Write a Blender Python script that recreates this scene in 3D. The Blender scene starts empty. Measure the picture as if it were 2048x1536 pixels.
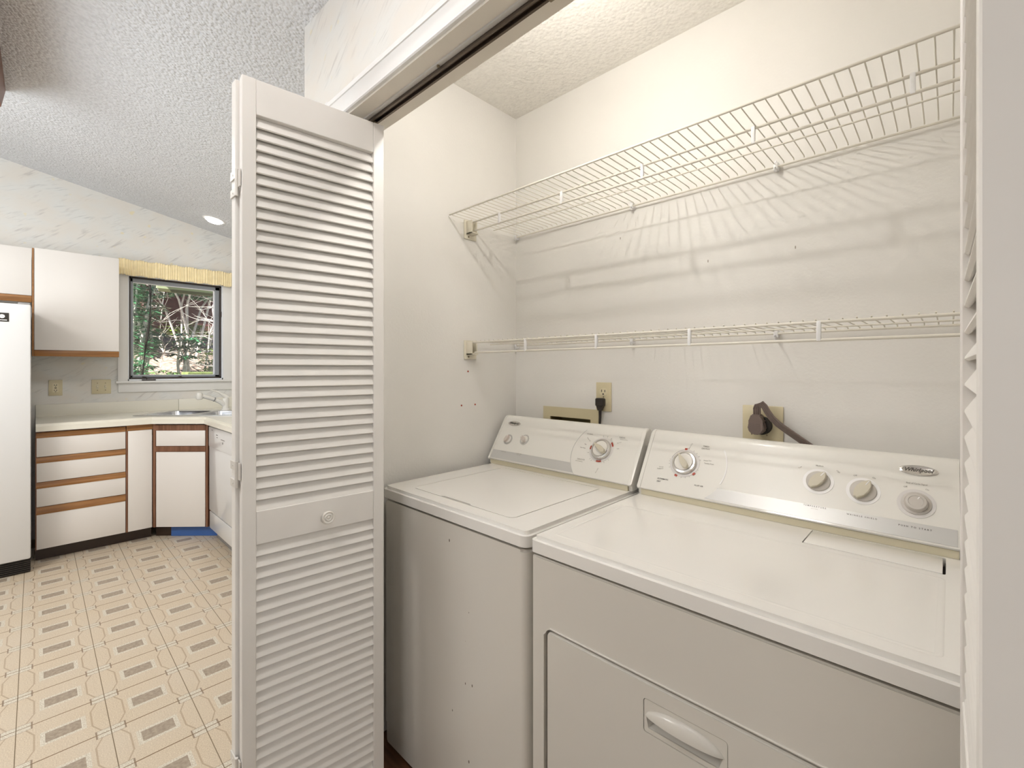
import bpy, bmesh, math, random
from mathutils import Vector, Matrix
random.seed(7)
C = bpy.context.scene.collection
S = bpy.context.scene
PI = math.pi

# ------------------------------------------------------------------ camera
cam = bpy.data.objects.new('camera', bpy.data.cameras.new('camera'))
C.objects.link(cam)
cam.location = (0, 0, 1.28)
cam.rotation_euler = (PI/2, 0, math.atan2(.692, .722))
cam.data.lens = 914.0/2048*36
cam.data.sensor_width = 36
cam.data.shift_y = -31.0/2048
cam.data.clip_start = .02
S.camera = cam

# ------------------------------------------------------------------ light and exposure
S.view_settings.view_transform = 'Standard'
S.view_settings.look = 'None'
S.view_settings.gamma = 1
S.view_settings.use_curve_mapping = False
S.view_settings.exposure = 0.68
W = bpy.data.worlds.new('sky'); S.world = W; W.use_nodes = True
nt = W.node_tree
bg = nt.nodes['Background']
sky = nt.nodes.new('ShaderNodeTexSky')
sky.sky_type = 'HOSEK_WILKIE'
sky.sun_direction = Vector((.25, -.75, .9)).normalized()
sky.turbidity = 3
nt.links.new(sky.outputs[0], bg.inputs[0])
bg.inputs[1].default_value = 3.0

def light(name, kind, loc, power, color=(1, 1, 1), size=.1, size_y=None, target=None):
    l = bpy.data.lights.new(name, kind); l.energy = power; l.color = color
    o = bpy.data.objects.new(name, l); C.objects.link(o); o.location = loc
    if kind == 'AREA':
        l.size = size
        if size_y: l.shape = 'RECTANGLE'; l.size_y = size_y
    elif kind == 'POINT': l.shadow_soft_size = size
    elif kind == 'SUN': l.angle = size
    if target is not None:
        d = Vector(target)-Vector(loc)
        o.rotation_euler = d.to_track_quat('-Z', 'Y').to_euler()
    return o

light('sun', 'SUN', (2, -7, 9), 11.0, (1, .96, .88), .01, target=(2-.25*9, -7+.75*9, 9-.9*9))
light('closet_bulb', 'POINT', (-.70, .85, 2.168), 5.2, (1, .975, .94), .014)
light('fill_rear', 'AREA', (.6, -3.85, 1.5), 16, (.95, .97, 1), 2.6, 2.1, target=(-1.6, .6, 1.3))  # unseen area light added as cool fill from behind the camera
light('fill_right', 'AREA', (2.5, -.45, 2.15), 13, (1, .99, .98), 1.1, .6, target=(-1.3, .45, 1.6))  # fill added from the right to brighten the open door; no window here
light('fill_overhead', 'AREA', (-.70, -.12, 2.53), 19.5, (1, .99, .97), .35, .35, target=(-.70, -.12, 0))  # added overhead fill, placed to lift the washer top and model the slats
light('fill_kitchen', 'AREA', (-2.4, -1.8, 2.62), 26, (1, .97, .94), .8, .8, target=(-2.9, -1.0, 0))  # unseen fill light added to even out drawers and upper cabinets
light('fill_kitchen_low', 'AREA', (-2.9, .15, 2.40), 6, (1, .97, .93), .5, .5, target=(-3.1, .15, 0))  # extra fill added for floor and kitchen fronts, well away from the sink
light('fill_ceiling', 'AREA', (-2.4, -1.6, 1.7), 31, (.90, .95, 1), 1.6, 1.6, target=(-2.9, -.9, 3.0))  # unseen area light added low in the room to brighten the ceiling

# ------------------------------------------------------------------ materials
def mat(name, col, rough=.5, metal=0, bump=0, bscale=60, var=0, vscale=8, spec=.5, coat=0, emis=0):
    m = bpy.data.materials.new(name); m.use_nodes = True
    n = m.node_tree; b = n.nodes['Principled BSDF']
    b.inputs['Base Color'].default_value = (*col, 1)
    b.inputs['Roughness'].default_value = rough
    b.inputs['Metallic'].default_value = metal
    b.inputs['Specular IOR Level'].default_value = spec
    if coat:
        b.inputs['Coat Weight'].default_value = coat; b.inputs['Coat Roughness'].default_value = .06
    tc = n.nodes.new('ShaderNodeTexCoord')
    if var:
        nz = n.nodes.new('ShaderNodeTexNoise'); nz.inputs['Scale'].default_value = vscale
        nz.inputs['Detail'].default_value = 4
        n.links.new(tc.outputs['Object'], nz.inputs['Vector'])
        r = n.nodes.new('ShaderNodeValToRGB')
        r.color_ramp.elements[0].position = .3; r.color_ramp.elements[1].position = .7
        r.color_ramp.elements[0].color = (*[c*(1-var) for c in col], 1)
        r.color_ramp.elements[1].color = (*[min(1, c*(1+var*.5)) for c in col], 1)
        n.links.new(nz.outputs['Fac'], r.inputs[0]); n.links.new(r.outputs[0], b.inputs['Base Color'])
    if bump:
        nz = n.nodes.new('ShaderNodeTexNoise'); nz.inputs['Scale'].default_value = bscale
        nz.inputs['Detail'].default_value = 3
        n.links.new(tc.outputs['Object'], nz.inputs['Vector'])
        bp = n.nodes.new('ShaderNodeBump'); bp.inputs['Strength'].default_value = bump
        bp.inputs['Distance'].default_value = .01
        n.links.new(nz.outputs['Fac'], bp.inputs['Height']); n.links.new(bp.outputs[0], b.inputs['Normal'])
    if emis:
        b.inputs['Emission Color'].default_value = (1, .97, .92, 1); b.inputs['Emission Strength'].default_value = emis
    return m

def math_node(n, op, a, b=None):
    x = n.nodes.new('ShaderNodeMath'); x.operation = op
    for i, v in enumerate([a, b]):
        if v is None: continue
        if isinstance(v, (int, float)): x.inputs[i].default_value = v
        else: n.links.new(v, x.inputs[i])
    return x.outputs[0]

def mix(n, fac, a, b):
    x = n.nodes.new('ShaderNodeMix'); x.data_type = 'RGBA'
    if isinstance(fac, (int, float)): x.inputs[0].default_value = fac
    else: n.links.new(fac, x.inputs[0])
    for i, v in ((6, a), (7, b)):
        if isinstance(v, tuple): x.inputs[i].default_value = (*v, 1)
        else: n.links.new(v, x.inputs[i])
    return x.outputs[2]

def ramp(n, src, lo, hi):
    r = n.nodes.new('ShaderNodeMapRange'); r.inputs[1].default_value = lo; r.inputs[2].default_value = hi
    n.links.new(src, r.inputs[0]); return r.outputs[0]

def noise(n, vec, scale, detail=3, w=None):
    z = n.nodes.new('ShaderNodeTexNoise'); z.inputs['Scale'].default_value = scale
    z.inputs['Detail'].default_value = detail
    n.links.new(vec, z.inputs['Vector']); return z.outputs['Fac']

def mapping(n, vec, rot=(0, 0, 0), scale=(1, 1, 1), loc=(0, 0, 0)):
    if any(rot):
        r_ = n.nodes.new('ShaderNodeMapping'); r_.inputs['Rotation'].default_value = rot
        n.links.new(vec, r_.inputs['Vector']); vec = r_.outputs[0]
    x = n.nodes.new('ShaderNodeMapping')
    x.inputs['Scale'].default_value = scale
    x.inputs['Location'].default_value = loc
    n.links.new(vec, x.inputs['Vector']); return x.outputs[0]

def wallpaper(name, horiz):
    # horiz: index of the world axis running along the wall
    m = bpy.data.materials.new(name); m.use_nodes = True
    n = m.node_tree; b = n.nodes['Principled BSDF']; b.inputs['Roughness'].default_value = .55
    b.inputs['Specular IOR Level'].default_value = .25
    geo = n.nodes.new('ShaderNodeNewGeometry')
    sp = n.nodes.new('ShaderNodeSeparateXYZ'); n.links.new(geo.outputs['Position'], sp.inputs[0])
    cb = n.nodes.new('ShaderNodeCombineXYZ')
    n.links.new(sp.outputs[horiz], cb.inputs[0]); n.links.new(sp.outputs[2], cb.inputs[1])
    uv = cb.outputs[0]
    st1 = noise(n, mapping(n, uv, (0, 0, math.radians(-38)), (7, 62, 1)), 1, 4)
    st2 = noise(n, mapping(n, uv, (0, 0, math.radians(-25)), (9, 75, 1), (3, 7, 0)), 1, 3)
    cl = noise(n, mapping(n, uv, (0, 0, math.radians(-30)), (6.5, 11, 1)), 1, 2)
    cl2 = noise(n, mapping(n, uv, (0, 0, 0), (5, 7, 1), (9, 2, 0)), 1, 2)
    yb = noise(n, mapping(n, uv, (0, 0, 0), (13, 13, 1), (4, 4, 0)), 1, 1)
    f1 = math_node(n, 'MULTIPLY', ramp(n, st1, .52, .66), ramp(n, cl, .50, .62))
    f2 = math_node(n, 'MULTIPLY', ramp(n, st2, .54, .66), ramp(n, cl2, .50, .64))
    base = mix(n, ramp(n, cl2, .35, .65), (.77, .73, .665), (.76, .755, .72))
    c = mix(n, math_node(n, 'MULTIPLY', f1, .6), base, (.47, .44, .41))
    c = mix(n, math_node(n, 'MULTIPLY', f2, .5), c, (.52, .52, .50))
    c = mix(n, math_node(n, 'MULTIPLY', ramp(n, yb, .70, .76), .5), c, (.82, .70, .36))
    n.links.new(c, b.inputs['Base Color'])
    return m

def popcorn(name, col, scale=110, strength=.9, lo=.84):
    m = mat(name, col, .9, spec=.1)
    n = m.node_tree; b = n.nodes['Principled BSDF']
    geo = n.nodes.new('ShaderNodeNewGeometry')
    v = n.nodes.new('ShaderNodeTexVoronoi'); v.inputs['Scale'].default_value = scale
    n.links.new(geo.outputs['Position'], v.inputs['Vector'])
    nz = noise(n, geo.outputs['Position'], scale*.8, 3)
    h = math_node(n, 'SUBTRACT', nz, v.outputs['Distance'])
    bp = n.nodes.new('ShaderNodeBump'); bp.inputs['Strength'].default_value = strength; bp.inputs['Distance'].default_value = .006
    n.links.new(h, bp.inputs['Height']); n.links.new(bp.outputs[0], b.inputs['Normal'])
    c = mix(n, ramp(n, nz, .25, .6), tuple(x*lo for x in col), col)
    n.links.new(c, b.inputs['Base Color'])
    return m

def vinyl(name):
    m = bpy.data.materials.new(name); m.use_nodes = True
    n = m.node_tree; b = n.nodes['Principled BSDF']
    geo = n.nodes.new('ShaderNodeNewGeometry')
    sp = n.nodes.new('ShaderNodeSeparateXYZ'); n.links.new(geo.outputs['Position'], sp.inputs[0])
    T = .2335
    def cell(src, off):
        x = math_node(n, 'DIVIDE', math_node(n, 'SUBTRACT', src, off), T)
        return math_node(n, 'SUBTRACT', math_node(n, 'FRACT', math_node(n, 'ADD', x, 100.0)), .5)
    u = math_node(n, 'ABSOLUTE', cell(sp.outputs[1], TY0)); v = math_node(n, 'ABSOLUTE', cell(sp.outputs[0], TX0))
    def inside(hu, hv): return math_node(n, 'MULTIPLY', math_node(n, 'LESS_THAN', u, hu), math_node(n, 'LESS_THAN', v, hv))
    uc = math_node(n, 'SUBTRACT', .5, u); vc = math_node(n, 'SUBTRACT', .5, v)
    def corner(hu, hv): return math_node(n, 'MULTIPLY', math_node(n, 'LESS_THAN', uc, hu), math_node(n, 'LESS_THAN', vc, hv))
    pos = geo.outputs['Position']
    fine = noise(n, pos, 260, 2); mid = noise(n, pos, 90, 3); big = noise(n, pos, 3, 2)
    base = mix(n, ramp(n, fine, .35, .7), (.56, .45, .32), (.73, .62, .465))
    base = mix(n, ramp(n, big, .3, .7), base, mix(n, .25, base, (.66, .60, .52)))
    pale = mix(n, ramp(n, fine, .4, .6), (.55, .48, .37), (.76, .71, .60))
    dark = mix(n, ramp(n, mid, .35, .65), (.32, .255, .19), (.43, .355, .27))
    brown = (.34, .235, .14)
    # octagon outline beside each rectangle
    d = math_node(n, 'SUBTRACT', math_node(n, 'ADD', math_node(n, 'MULTIPLY', math_node(n, 'MAXIMUM', math_node(n, 'SUBTRACT', v, .2), 0), .42), .31), u)
    line = math_node(n, 'LESS_THAN', math_node(n, 'ABSOLUTE', d), .011)
    cc = mix(n, math_node(n, 'MULTIPLY', line, .55), base, brown)
    seam2 = math_node(n, 'LESS_THAN', vc, .011)
    cc = mix(n, math_node(n, 'MULTIPLY', seam2, .8), cc, brown)
    cc = mix(n, inside(.25, .18), cc, pale)
    cc = mix(n, inside(.195, .125), cc, dark)
    cc = mix(n, corner(.175, .10), cc, (.30, .22, .15))
    cc = mix(n, corner(.155, .092), cc, base)
    cc = mix(n, corner(.155, .090), cc, pale)
    cc = mix(n, math_node(n, 'MULTIPLY', math_node(n, 'LESS_THAN', vc, .008), .9), cc, brown)
    seam = math_node(n, 'LESS_THAN', uc, .007)
    cc = mix(n, math_node(n, 'MULTIPLY', seam, .6), cc, (.28, .20, .11))
    n.links.new(cc, b.inputs['Base Color'])
    b.inputs['Roughness'].default_value = .30
    r = n.nodes.new('ShaderNodeMapRange'); r.inputs[3].default_value = .22; r.inputs[4].default_value = .42
    n.links.new(mid, r.inputs[0]); n.links.new(r.outputs[0], b.inputs['Roughness'])
    bp = n.nodes.new('ShaderNodeBump'); bp.inputs['Strength'].default_value = .25; bp.inputs['Distance'].default_value = .002
    n.links.new(fine, bp.inputs['Height']); n.links.new(bp.outputs[0], b.inputs['Normal'])
    return m
TX0, TY0 = -2.6125, -.047

def wood(name, c1, c2, axis=1, rough=.4):
    m = mat(name, c1, rough)
    n = m.node_tree; b = n.nodes['Principled BSDF']
    geo = n.nodes.new('ShaderNodeNewGeometry')
    sc = [55, 55, 55]; sc[axis] = 4
    g = noise(n, mapping(n, geo.outputs['Position'], (0, 0, 0), tuple(sc)), 1, 4)
    n.links.new(mix(n, ramp(n, g, .35, .65), c1, c2), b.inputs['Base Color'])
    return m

M = {}
def specks(m, region, scale, thr, dens, col):
    n = m.node_tree; b = n.nodes['Principled BSDF']
    geo = n.nodes.new('ShaderNodeNewGeometry'); sp = n.nodes.new('ShaderNodeSeparateXYZ'); n.links.new(geo.outputs['Position'], sp.inputs[0])
    v = n.nodes.new('ShaderNodeTexVoronoi'); v.inputs['Scale'].default_value = 1
    n.links.new(mapping(n, geo.outputs['Position'], (0, 0, 0), scale), v.inputs['Vector'])
    sc_ = n.nodes.new('ShaderNodeSeparateColor'); n.links.new(v.outputs['Color'], sc_.inputs[0])
    f = math_node(n, 'MULTIPLY', math_node(n, 'LESS_THAN', v.outputs['Distance'], thr), math_node(n, 'LESS_THAN', sc_.outputs[0], dens))
    x0, x1, z0, z1 = region
    for k, lo, hi in ((0, x0, x1), (2, z0, z1)):
        f = math_node(n, 'MULTIPLY', f, math_node(n, 'GREATER_THAN', sp.outputs[k], lo)); f = math_node(n, 'MULTIPLY', f, math_node(n, 'LESS_THAN', sp.outputs[k], hi))
    src = b.inputs['Base Color'].links[0].from_socket if b.inputs['Base Color'].links else tuple(b.inputs['Base Color'].default_value)[:3]
    n.links.new(mix(n, f, src, col), b.inputs['Base Color'])
M['closet_paint'] = mat('closet_paint', (.81, .785, .74), .6, bump=.06, bscale=120, var=.03, vscale=3, spec=.3)
M['trim_paint'] = mat('trim_paint', (.83, .81, .77), .38, var=.02)
M['casing_paint'] = mat('casing_paint', (.84, .83, .81), .35)
M['door_paint'] = mat('door_paint', (.83, .80, .755), .42, var=.04, vscale=5)
M['header_paint'] = mat('header_paint', (.83, .775, .68), .5, var=.04)
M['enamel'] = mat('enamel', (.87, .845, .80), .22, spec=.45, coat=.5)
M['enamel_front_shade'] = mat('enamel_front_shade', (.71, .675, .61), .30, spec=.45, coat=.3)  # same almond enamel with the shade of the fronts put into the colour
M['washer_front_shade'] = mat('washer_front_shade', (.71, .675, .61), .30, spec=.45, coat=.3)  # shade-darkened front enamel again, separate so it can carry the washer's specks
specks(M['washer_front_shade'], (-1.06, -.93, .15, .80), (70, 70, 34), .16, .10, (.12, .09, .06))
specks(M['closet_paint'], (-1.1, -.3, 1.62, 1.80), (80, 80, 28), .14, .07, (.35, .31, .26))
M['console'] = mat('console', (.81, .785, .725), .28, spec=.5, coat=.3)
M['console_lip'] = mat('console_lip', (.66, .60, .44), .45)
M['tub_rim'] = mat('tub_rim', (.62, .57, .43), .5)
M['silver_band'] = mat('silver_band', (.61, .60, .575), .32, .25)
M['silver'] = mat('silver', (.66, .64, .61), .22, .85)
M['knob_grey'] = mat('knob_grey', (.56, .52, .47), .4)
M['knob_beige'] = mat('knob_beige', (.60, .55, .43), .42)
M['box_inside_shade'] = mat('box_inside_shade', (.22, .17, .07), .6)  # ivory box interior coloured dark to stand for its shade
M['knob_pink'] = mat('knob_pink', (.62, .55, .49), .35)
M['ring_grey'] = mat('ring_grey', (.52, .50, .47), .4, .1)
M['dial_face'] = mat('dial_face', (.78, .75, .69), .3)
M['dial_ring'] = mat('dial_ring', (.70, .67, .64), .35, .1)
M['white_ring'] = mat('white_ring', (.88, .86, .84), .3)
M['ink'] = mat('ink', (.09, .08, .07), .6)
M['ink_soft'] = mat('ink_soft', (.38, .35, .31), .6)
M['red'] = mat('red', (.42, .06, .03), .5)
M['dark'] = mat('dark', (.025, .02, .015), .6)
M['brown_cord'] = mat('brown_cord', (.17, .125, .105), .4)
M['black_plug'] = mat('black_plug', (.025, .018, .014), .35)
M['ivory'] = mat('ivory', (.66, .58, .38), .35)
M['ivory_light'] = mat('ivory_light', (.74, .66, .46), .35)
M['wire'] = mat('wire', (.72, .68, .59), .35)
M['bracket'] = mat('bracket', (.76, .71, .58), .4)
M['clip_white'] = mat('clip_white', (.84, .83, .82), .35)
M['track'] = mat('track', (.13, .10, .075), .35, .6)
M['track_edge'] = mat('track_edge', (.62, .60, .57), .4, .3)
M['metal_dark'] = mat('metal_dark', (.25, .20, .13), .35, .8)
M['hinge'] = mat('hinge', (.72, .69, .64), .4, .2)
M['laminate'] = mat('laminate', (.80, .76, .71), .38)
M['oak'] = wood('oak', (.23, .095, .022), (.36, .165, .05), 1)
M['oak_dark'] = wood('oak_dark', (.14, .06, .03), (.24, .115, .065), 2)
M['toe'] = mat('toe', (.035, .018, .011), .35)
M['toe_daylight'] = mat('toe_daylight', (.05, .14, .42), .25, spec=.6)  # daylight reflected off the dark toe kick, painted in as blue
M['counter'] = mat('counter', (.80, .765, .66), .32)
M['appliance_white'] = mat('appliance_white', (.74, .735, .72), .3, coat=.3)
M['grey_plastic'] = mat('grey_plastic', (.30, .29, .28), .5)
M['steel'] = mat('steel', (.62, .63, .65), .22, 1)
M['faucet'] = mat('faucet', (.80, .77, .70), .25)
M['bronze'] = mat('bronze', (.045, .033, .027), .4)
M['sash_grey'] = mat('sash_grey', (.30, .32, .34), .4, .1)
M['vinyl_white'] = mat('vinyl_white', (.86, .88, .90), .4)
M['valance'] = mat('valance', (.98, .82, .50), .8, var=.08, vscale=30)
M['fan_wood'] = mat('fan_wood', (.17, .065, .035), .45)
M['lamp_glow'] = mat('lamp_glow', (1, 1, 1), .5, emis=7)
M['ceiling'] = popcorn('ceiling', (.80, .81, .83), 85)
M['closet_ceiling'] = popcorn('closet_ceiling', (.84, .81, .75), 75, .35, .93)
M['paper_left'] = wallpaper('paper_left', 1)
M['paper_front'] = wallpaper('paper_front', 0)
M['vinyl'] = vinyl('vinyl')
M['grout'] = mat('grout', (.24, .17, .10), .7)
M['closet_floor'] = wood('closet_floor', (.09, .035, .018), (.16, .07, .035), 0, .35)
M['room_paint'] = mat('room_paint', (.74, .71, .66), .7)
M['siding'] = mat('siding', (.16, .04, .035), .8, var=.3, vscale=20)
M['soffit'] = mat('soffit', (.45, .52, .32), .7)
M['fascia'] = mat('fascia', (.12, .12, .05), .7)
M['litter'] = mat('litter', (.36, .27, .22), .95, bump=1, bscale=14, var=.6, vscale=16)
M['moss'] = mat('moss', (.20, .26, .08), .9, var=.4, vscale=30)
M['bark_pale'] = mat('bark_pale', (.66, .62, .56), .8, var=.3, vscale=30)
M['bark_dark'] = mat('bark_dark', (.012, .011, .009), 1, spec=0)
def leafmat(name, c, var=.5):
    m = mat(name, c, .28, spec=1.0, var=var, vscale=4, coat=.4); return m
M['leaf_dark'] = leafmat('leaf_dark', (.065, .22, .095))
M['leaf_deep'] = leafmat('leaf_deep', (.055, .15, .06))
M['leaf_lime'] = leafmat('leaf_lime', (.30, .46, .05))
M['leaf_mid'] = leafmat('leaf_mid', (.16, .27, .09))
M['leaf_dry'] = leafmat('leaf_dry', (.30, .17, .10))
g = bpy.data.materials.new('glass'); g.use_nodes = True; M['glass'] = g
n_ = g.node_tree; n_.nodes.remove(n_.nodes['Principled BSDF'])
tr = n_.nodes.new('ShaderNodeBsdfTransparent'); gl = n_.nodes.new('ShaderNodeBsdfGlossy'); gl.inputs['Roughness'].default_value = .02
mx = n_.nodes.new('ShaderNodeMixShader'); mx.inputs[0].default_value = .06
n_.links.new(tr.outputs[0], mx.inputs[1]); n_.links.new(gl.outputs[0], mx.inputs[2])
n_.links.new(mx.outputs[0], n_.nodes['Material Output'].inputs[0])

# ------------------------------------------------------------------ mesh helpers
class MB:
    def __init__(s): s.bm = bmesh.new()
    def box(s, x0, x1, y0, y1, z0, z1, bev=0, seg=2, mtx=None):
        r = bmesh.ops.create_cube(s.bm, size=1)
        vs = r['verts']
        for v in vs:
            v.co = Vector((x0+(v.co.x+.5)*(x1-x0), y0+(v.co.y+.5)*(y1-y0), z0+(v.co.z+.5)*(z1-z0)))
        if bev:
            es = list({e for v in vs for e in v.link_edges})
            rr = bmesh.ops.bevel(s.bm, geom=es, offset=bev, segments=seg, affect='EDGES', profile=.5)
            vs = list({v for f in rr['faces'] for v in f.verts} | {v for v in vs if v.is_valid})
        if mtx is not None:
            for v in vs: v.co = mtx @ v.co
        return s
    def tube(s, pts, r, seg=8, cap=True):
        pts = [Vector(p) for p in pts]; rings = []
        up = Vector((0, 0, 1))
        for i, p in enumerate(pts):
            d = (pts[min(i+1, len(pts)-1)]-pts[max(i-1, 0)]).normalized()
            a = d.cross(up)
            if a.length < .05: a = d.cross(Vector((0, 1, 0)))
            a.normalize(); b = d.cross(a).normalized()
            rr = r[i] if isinstance(r, (list, tuple)) else r
            rings.append([s.bm.verts.new(p+(a*math.cos(t)+b*math.sin(t))*rr) for t in [2*PI*k/seg for k in range(seg)]])
        for A, B in zip(rings, rings[1:]):
            for k in range(seg): s.bm.faces.new((A[k], A[(k+1) % seg], B[(k+1) % seg], B[k]))
        if cap:
            s.bm.faces.new(rings[0]); s.bm.faces.new(rings[-1][::-1])
        return s
    def lathe(s, prof, mtx, seg=32):
        # prof: (r, h) pairs, h along local Z
        rings = []
        for r, h in prof:
            rings.append([s.bm.verts.new(mtx @ Vector((max(r, 1e-5)*math.cos(2*PI*k/seg), max(r, 1e-5)*math.sin(2*PI*k/seg), h))) for k in range(seg)])
        for A, B in zip(rings, rings[1:]):
            for k in range(seg): s.bm.faces.new((A[k], A[(k+1) % seg], B[(k+1) % seg], B[k]))
        s.bm.faces.new(rings[0][::-1]); s.bm.faces.new(rings[-1])
        return s
    def prism(s, pts, mtx, h):
        # polygon pts (2D) in local XY, extruded 0..h along local Z
        A = [s.bm.verts.new(mtx @ Vector((x, y, 0))) for x, y in pts]
        B = [s.bm.verts.new(mtx @ Vector((x, y, h))) for x, y in pts]
        n = len(pts)
        s.bm.faces.new(A[::-1]); s.bm.faces.new(B)
        for k in range(n): s.bm.faces.new((A[k], A[(k+1) % n], B[(k+1) % n], B[k]))
        return s
    def holed(s, outer, holes, mtx, h):
        # flat plate with holes, local XY, thickness 0..h
        t = bmesh.new(); loops = []
        for L in [outer]+holes:
            vs = [t.verts.new((x, y, 0)) for x, y in L]
            for a, b in zip(vs, vs[1:]+vs[:1]): t.edges.new((a, b))
            loops.append(vs)
        t.verts.index_update()
        bmesh.ops.triangle_fill(t, use_beauty=True, use_dissolve=False, edges=t.edges[:])
        idx = {}
        for z in (0, h):
            for v in t.verts: idx[(v.index, z)] = s.bm.verts.new(mtx @ Vector((v.co.x, v.co.y, z)))
        for f in t.faces:
            vi = [v.index for v in f.verts]
            up = f.normal.z > 0
            s.bm.faces.new([idx[(i, h)] for i in (vi if up else vi[::-1])])
            s.bm.faces.new([idx[(i, 0)] for i in (vi[::-1] if up else vi)])
        for L in loops:
            for a, b in zip(L, L[1:]+L[:1]):
                s.bm.faces.new([idx[(a.index, 0)], idx[(b.index, 0)], idx[(b.index, h)], idx[(a.index, h)]])
        t.free()
        return s
    def quad(s, *p):
        s.bm.faces.new([s.bm.verts.new(q) for q in p]); return s

def rrect(x0, x1, y0, y1, r, seg=5):
    out = []
    for cx, cy, a0 in ((x1-r, y1-r, 0), (x0+r, y1-r, 90), (x0+r, y0+r, 180), (x1-r, y0+r, 270)):
        for k in range(seg+1):
            a = math.radians(a0+90*k/seg); out.append((cx+r*math.cos(a), cy+r*math.sin(a)))
    return out

def root_of(p):
    while p.parent: p = p.parent
    return p

def obj(name, mb, m, parent=None, smooth=True, flat_angle=35, label=None):
    bm = mb.bm if isinstance(mb, MB) else mb
    bmesh.ops.recalc_face_normals(bm, faces=bm.faces[:])
    me = bpy.data.meshes.new(name)
    off = Vector((0, 0, 0))
    if parent is not None: off = root_of(parent).location.copy()
    if parent is not None and off.length: bmesh.ops.translate(bm, verts=bm.verts[:], vec=-off)
    if parent is None and len(bm.verts):
        xs = [v.co for v in bm.verts]
        off = Vector(((min(c.x for c in xs)+max(c.x for c in xs))/2, (min(c.y for c in xs)+max(c.y for c in xs))/2, min(c.z for c in xs)))
        bmesh.ops.translate(bm, verts=bm.verts[:], vec=-off)
    bm.to_mesh(me); bm.free()
    if m is not None: me.materials.append(M[m] if isinstance(m, str) else m)
    if smooth:
        me.shade_smooth() if hasattr(me, 'shade_smooth') else None
        try: me.set_sharp_from_angle(angle=math.radians(flat_angle))
        except Exception: pass
    o = bpy.data.objects.new(name, me); C.objects.link(o)
    if parent is not None: o.parent = parent
    else: o.location = off
    if label: o['label'] = label
    return o

def thing(name, label, cat, loc, group=None):
    o = bpy.data.objects.new(name, None); C.objects.link(o); o.location = loc
    o.empty_display_size = .05
    o['label'] = label; o['category'] = cat
    if group: o['group'] = group
    return o
def tag(o, label, cat, group=None):
    o['label'] = label; o['category'] = cat
    if group: o['group'] = group
    return o
def struct(name, mb, m, label=None, **k):
    o = obj(name, mb, m, **k); o['kind'] = 'structure'
    if label: o['label'] = label
    return o
def B(*a, **k): return MB().box(*a, **k)

XY = Matrix.Identity(4)
def frame(o, x, y):
    x = Vector(x).normalized(); y = Vector(y).normalized(); z = x.cross(y)
    m = Matrix((x, y, z)).transposed().to_4x4(); m.translation = Vector(o); return m

# ------------------------------------------------------------------ the setting
XL, YB = -1.441, 1.53          # closet left wall and back wall
YF, YI = .642, .757             # face of the closet front wall, its inner side
HZ = 2.0305                    # underside of header
XJ0, XJ1 = -1.335, .165        # closet opening
XW, YK = -4.95, 1.55           # kitchen window wall, kitchen end wall
PX = -1.605                    # free end of the closet front wall
def ceil_z(x, y): return 1.28+1.174-.0568*(x+1.605)-.1939*(y-.642)

struct('floor', MB().box(XW-.12, 2.6, -4, YF+.06, -.06, -.002).box(XW-.12, XL-.1, YF, YK, -.06, -.002), 'grout', 'beige vinyl tile kitchen floor')
fl = bpy.data.objects['floor']
T = .2335
proto = None
for i in range(-9, 6):
    for j in range(-6, 7):
        x0 = TX0+i*T; y0 = TY0+j*T
        if y0+T > YK or x0+T > .9: continue
        if x0+T > XL-.12 and y0+T > YF+.06 : continue
        if x0+T > -1.6 and j < -1: continue
        if x0 < -4.60 and y0 < .0: pass
        if proto is None:
            b = MB().box(-T/2+.0007, T/2-.0007, -T/2+.0006, T/2-.0006, -.004, 0)
            proto = obj('vinyl_tile', b, 'vinyl', fl, smooth=False)
            proto.data.transform(Matrix.Translation(fl.location))
            o = proto
        else:
            o = proto.copy(); C.objects.link(o); o.parent = fl
        o.location = Vector((x0+T/2, y0+T/2, .0)) - fl.location
struct('floor_closet', B(XL-.12, .4, YF+.06, YB+.1, -.05, -.001), 'closet_floor', 'dark wood closet floor')

# main ceiling (sloping), thick slab
mb = MB()
cs = [(XW-.12, -4.1), (2.7, -4.1), (2.7, YF), (PX, YF), (PX, YK+.1), (XW-.12, YK+.1)]
lo = [mb.bm.verts.new((x, y, ceil_z(x, y))) for x, y in cs]; hi = [mb.bm.verts.new((x, y, ceil_z(x, y)+.12)) for x, y in cs]
mb.bm.faces.new(lo); mb.bm.faces.new(hi[::-1])
for k in range(6): mb.bm.faces.new((lo[k], lo[(k+1) % 6], hi[(k+1) % 6], hi[k]))
struct('ceiling', mb, 'ceiling', 'sloping white popcorn ceiling', smooth=False)
struct('sun_block_slab', B(XW-.4, 3, -4.5, 3, 3.75, 3.85), 'fascia', 'unseen slab over the ceiling, added to keep sun out')  # out of view, added to stop sun leaking into the rooms

# window wall, plate with the window hole (local x = world Y, local y = world Z)
WY0, WY1, WZ0, WZ1 = .530, 1.228, 1.178, 2.068
m_ = frame((XW-.12, 0, 0), (0, 1, 0), (0, 0, 1))
mb = MB().holed([(-4.1, 0), (YK+.1, 0), (YK+.1, 2.5), (-.2, 2.86), (-4.1, 3.62)][:5], [[(WY0, WZ0), (WY1, WZ0), (WY1, WZ1), (WY0, WZ1)]], m_, .12)
struct('wall_left', mb, 'paper_left', 'wallpapered kitchen wall with the window', smooth=False)
struct('wall_kitchen_end', B(XW, PX, YK, YK+.1, 0, 2.6), 'paper_front', smooth=False)
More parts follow.
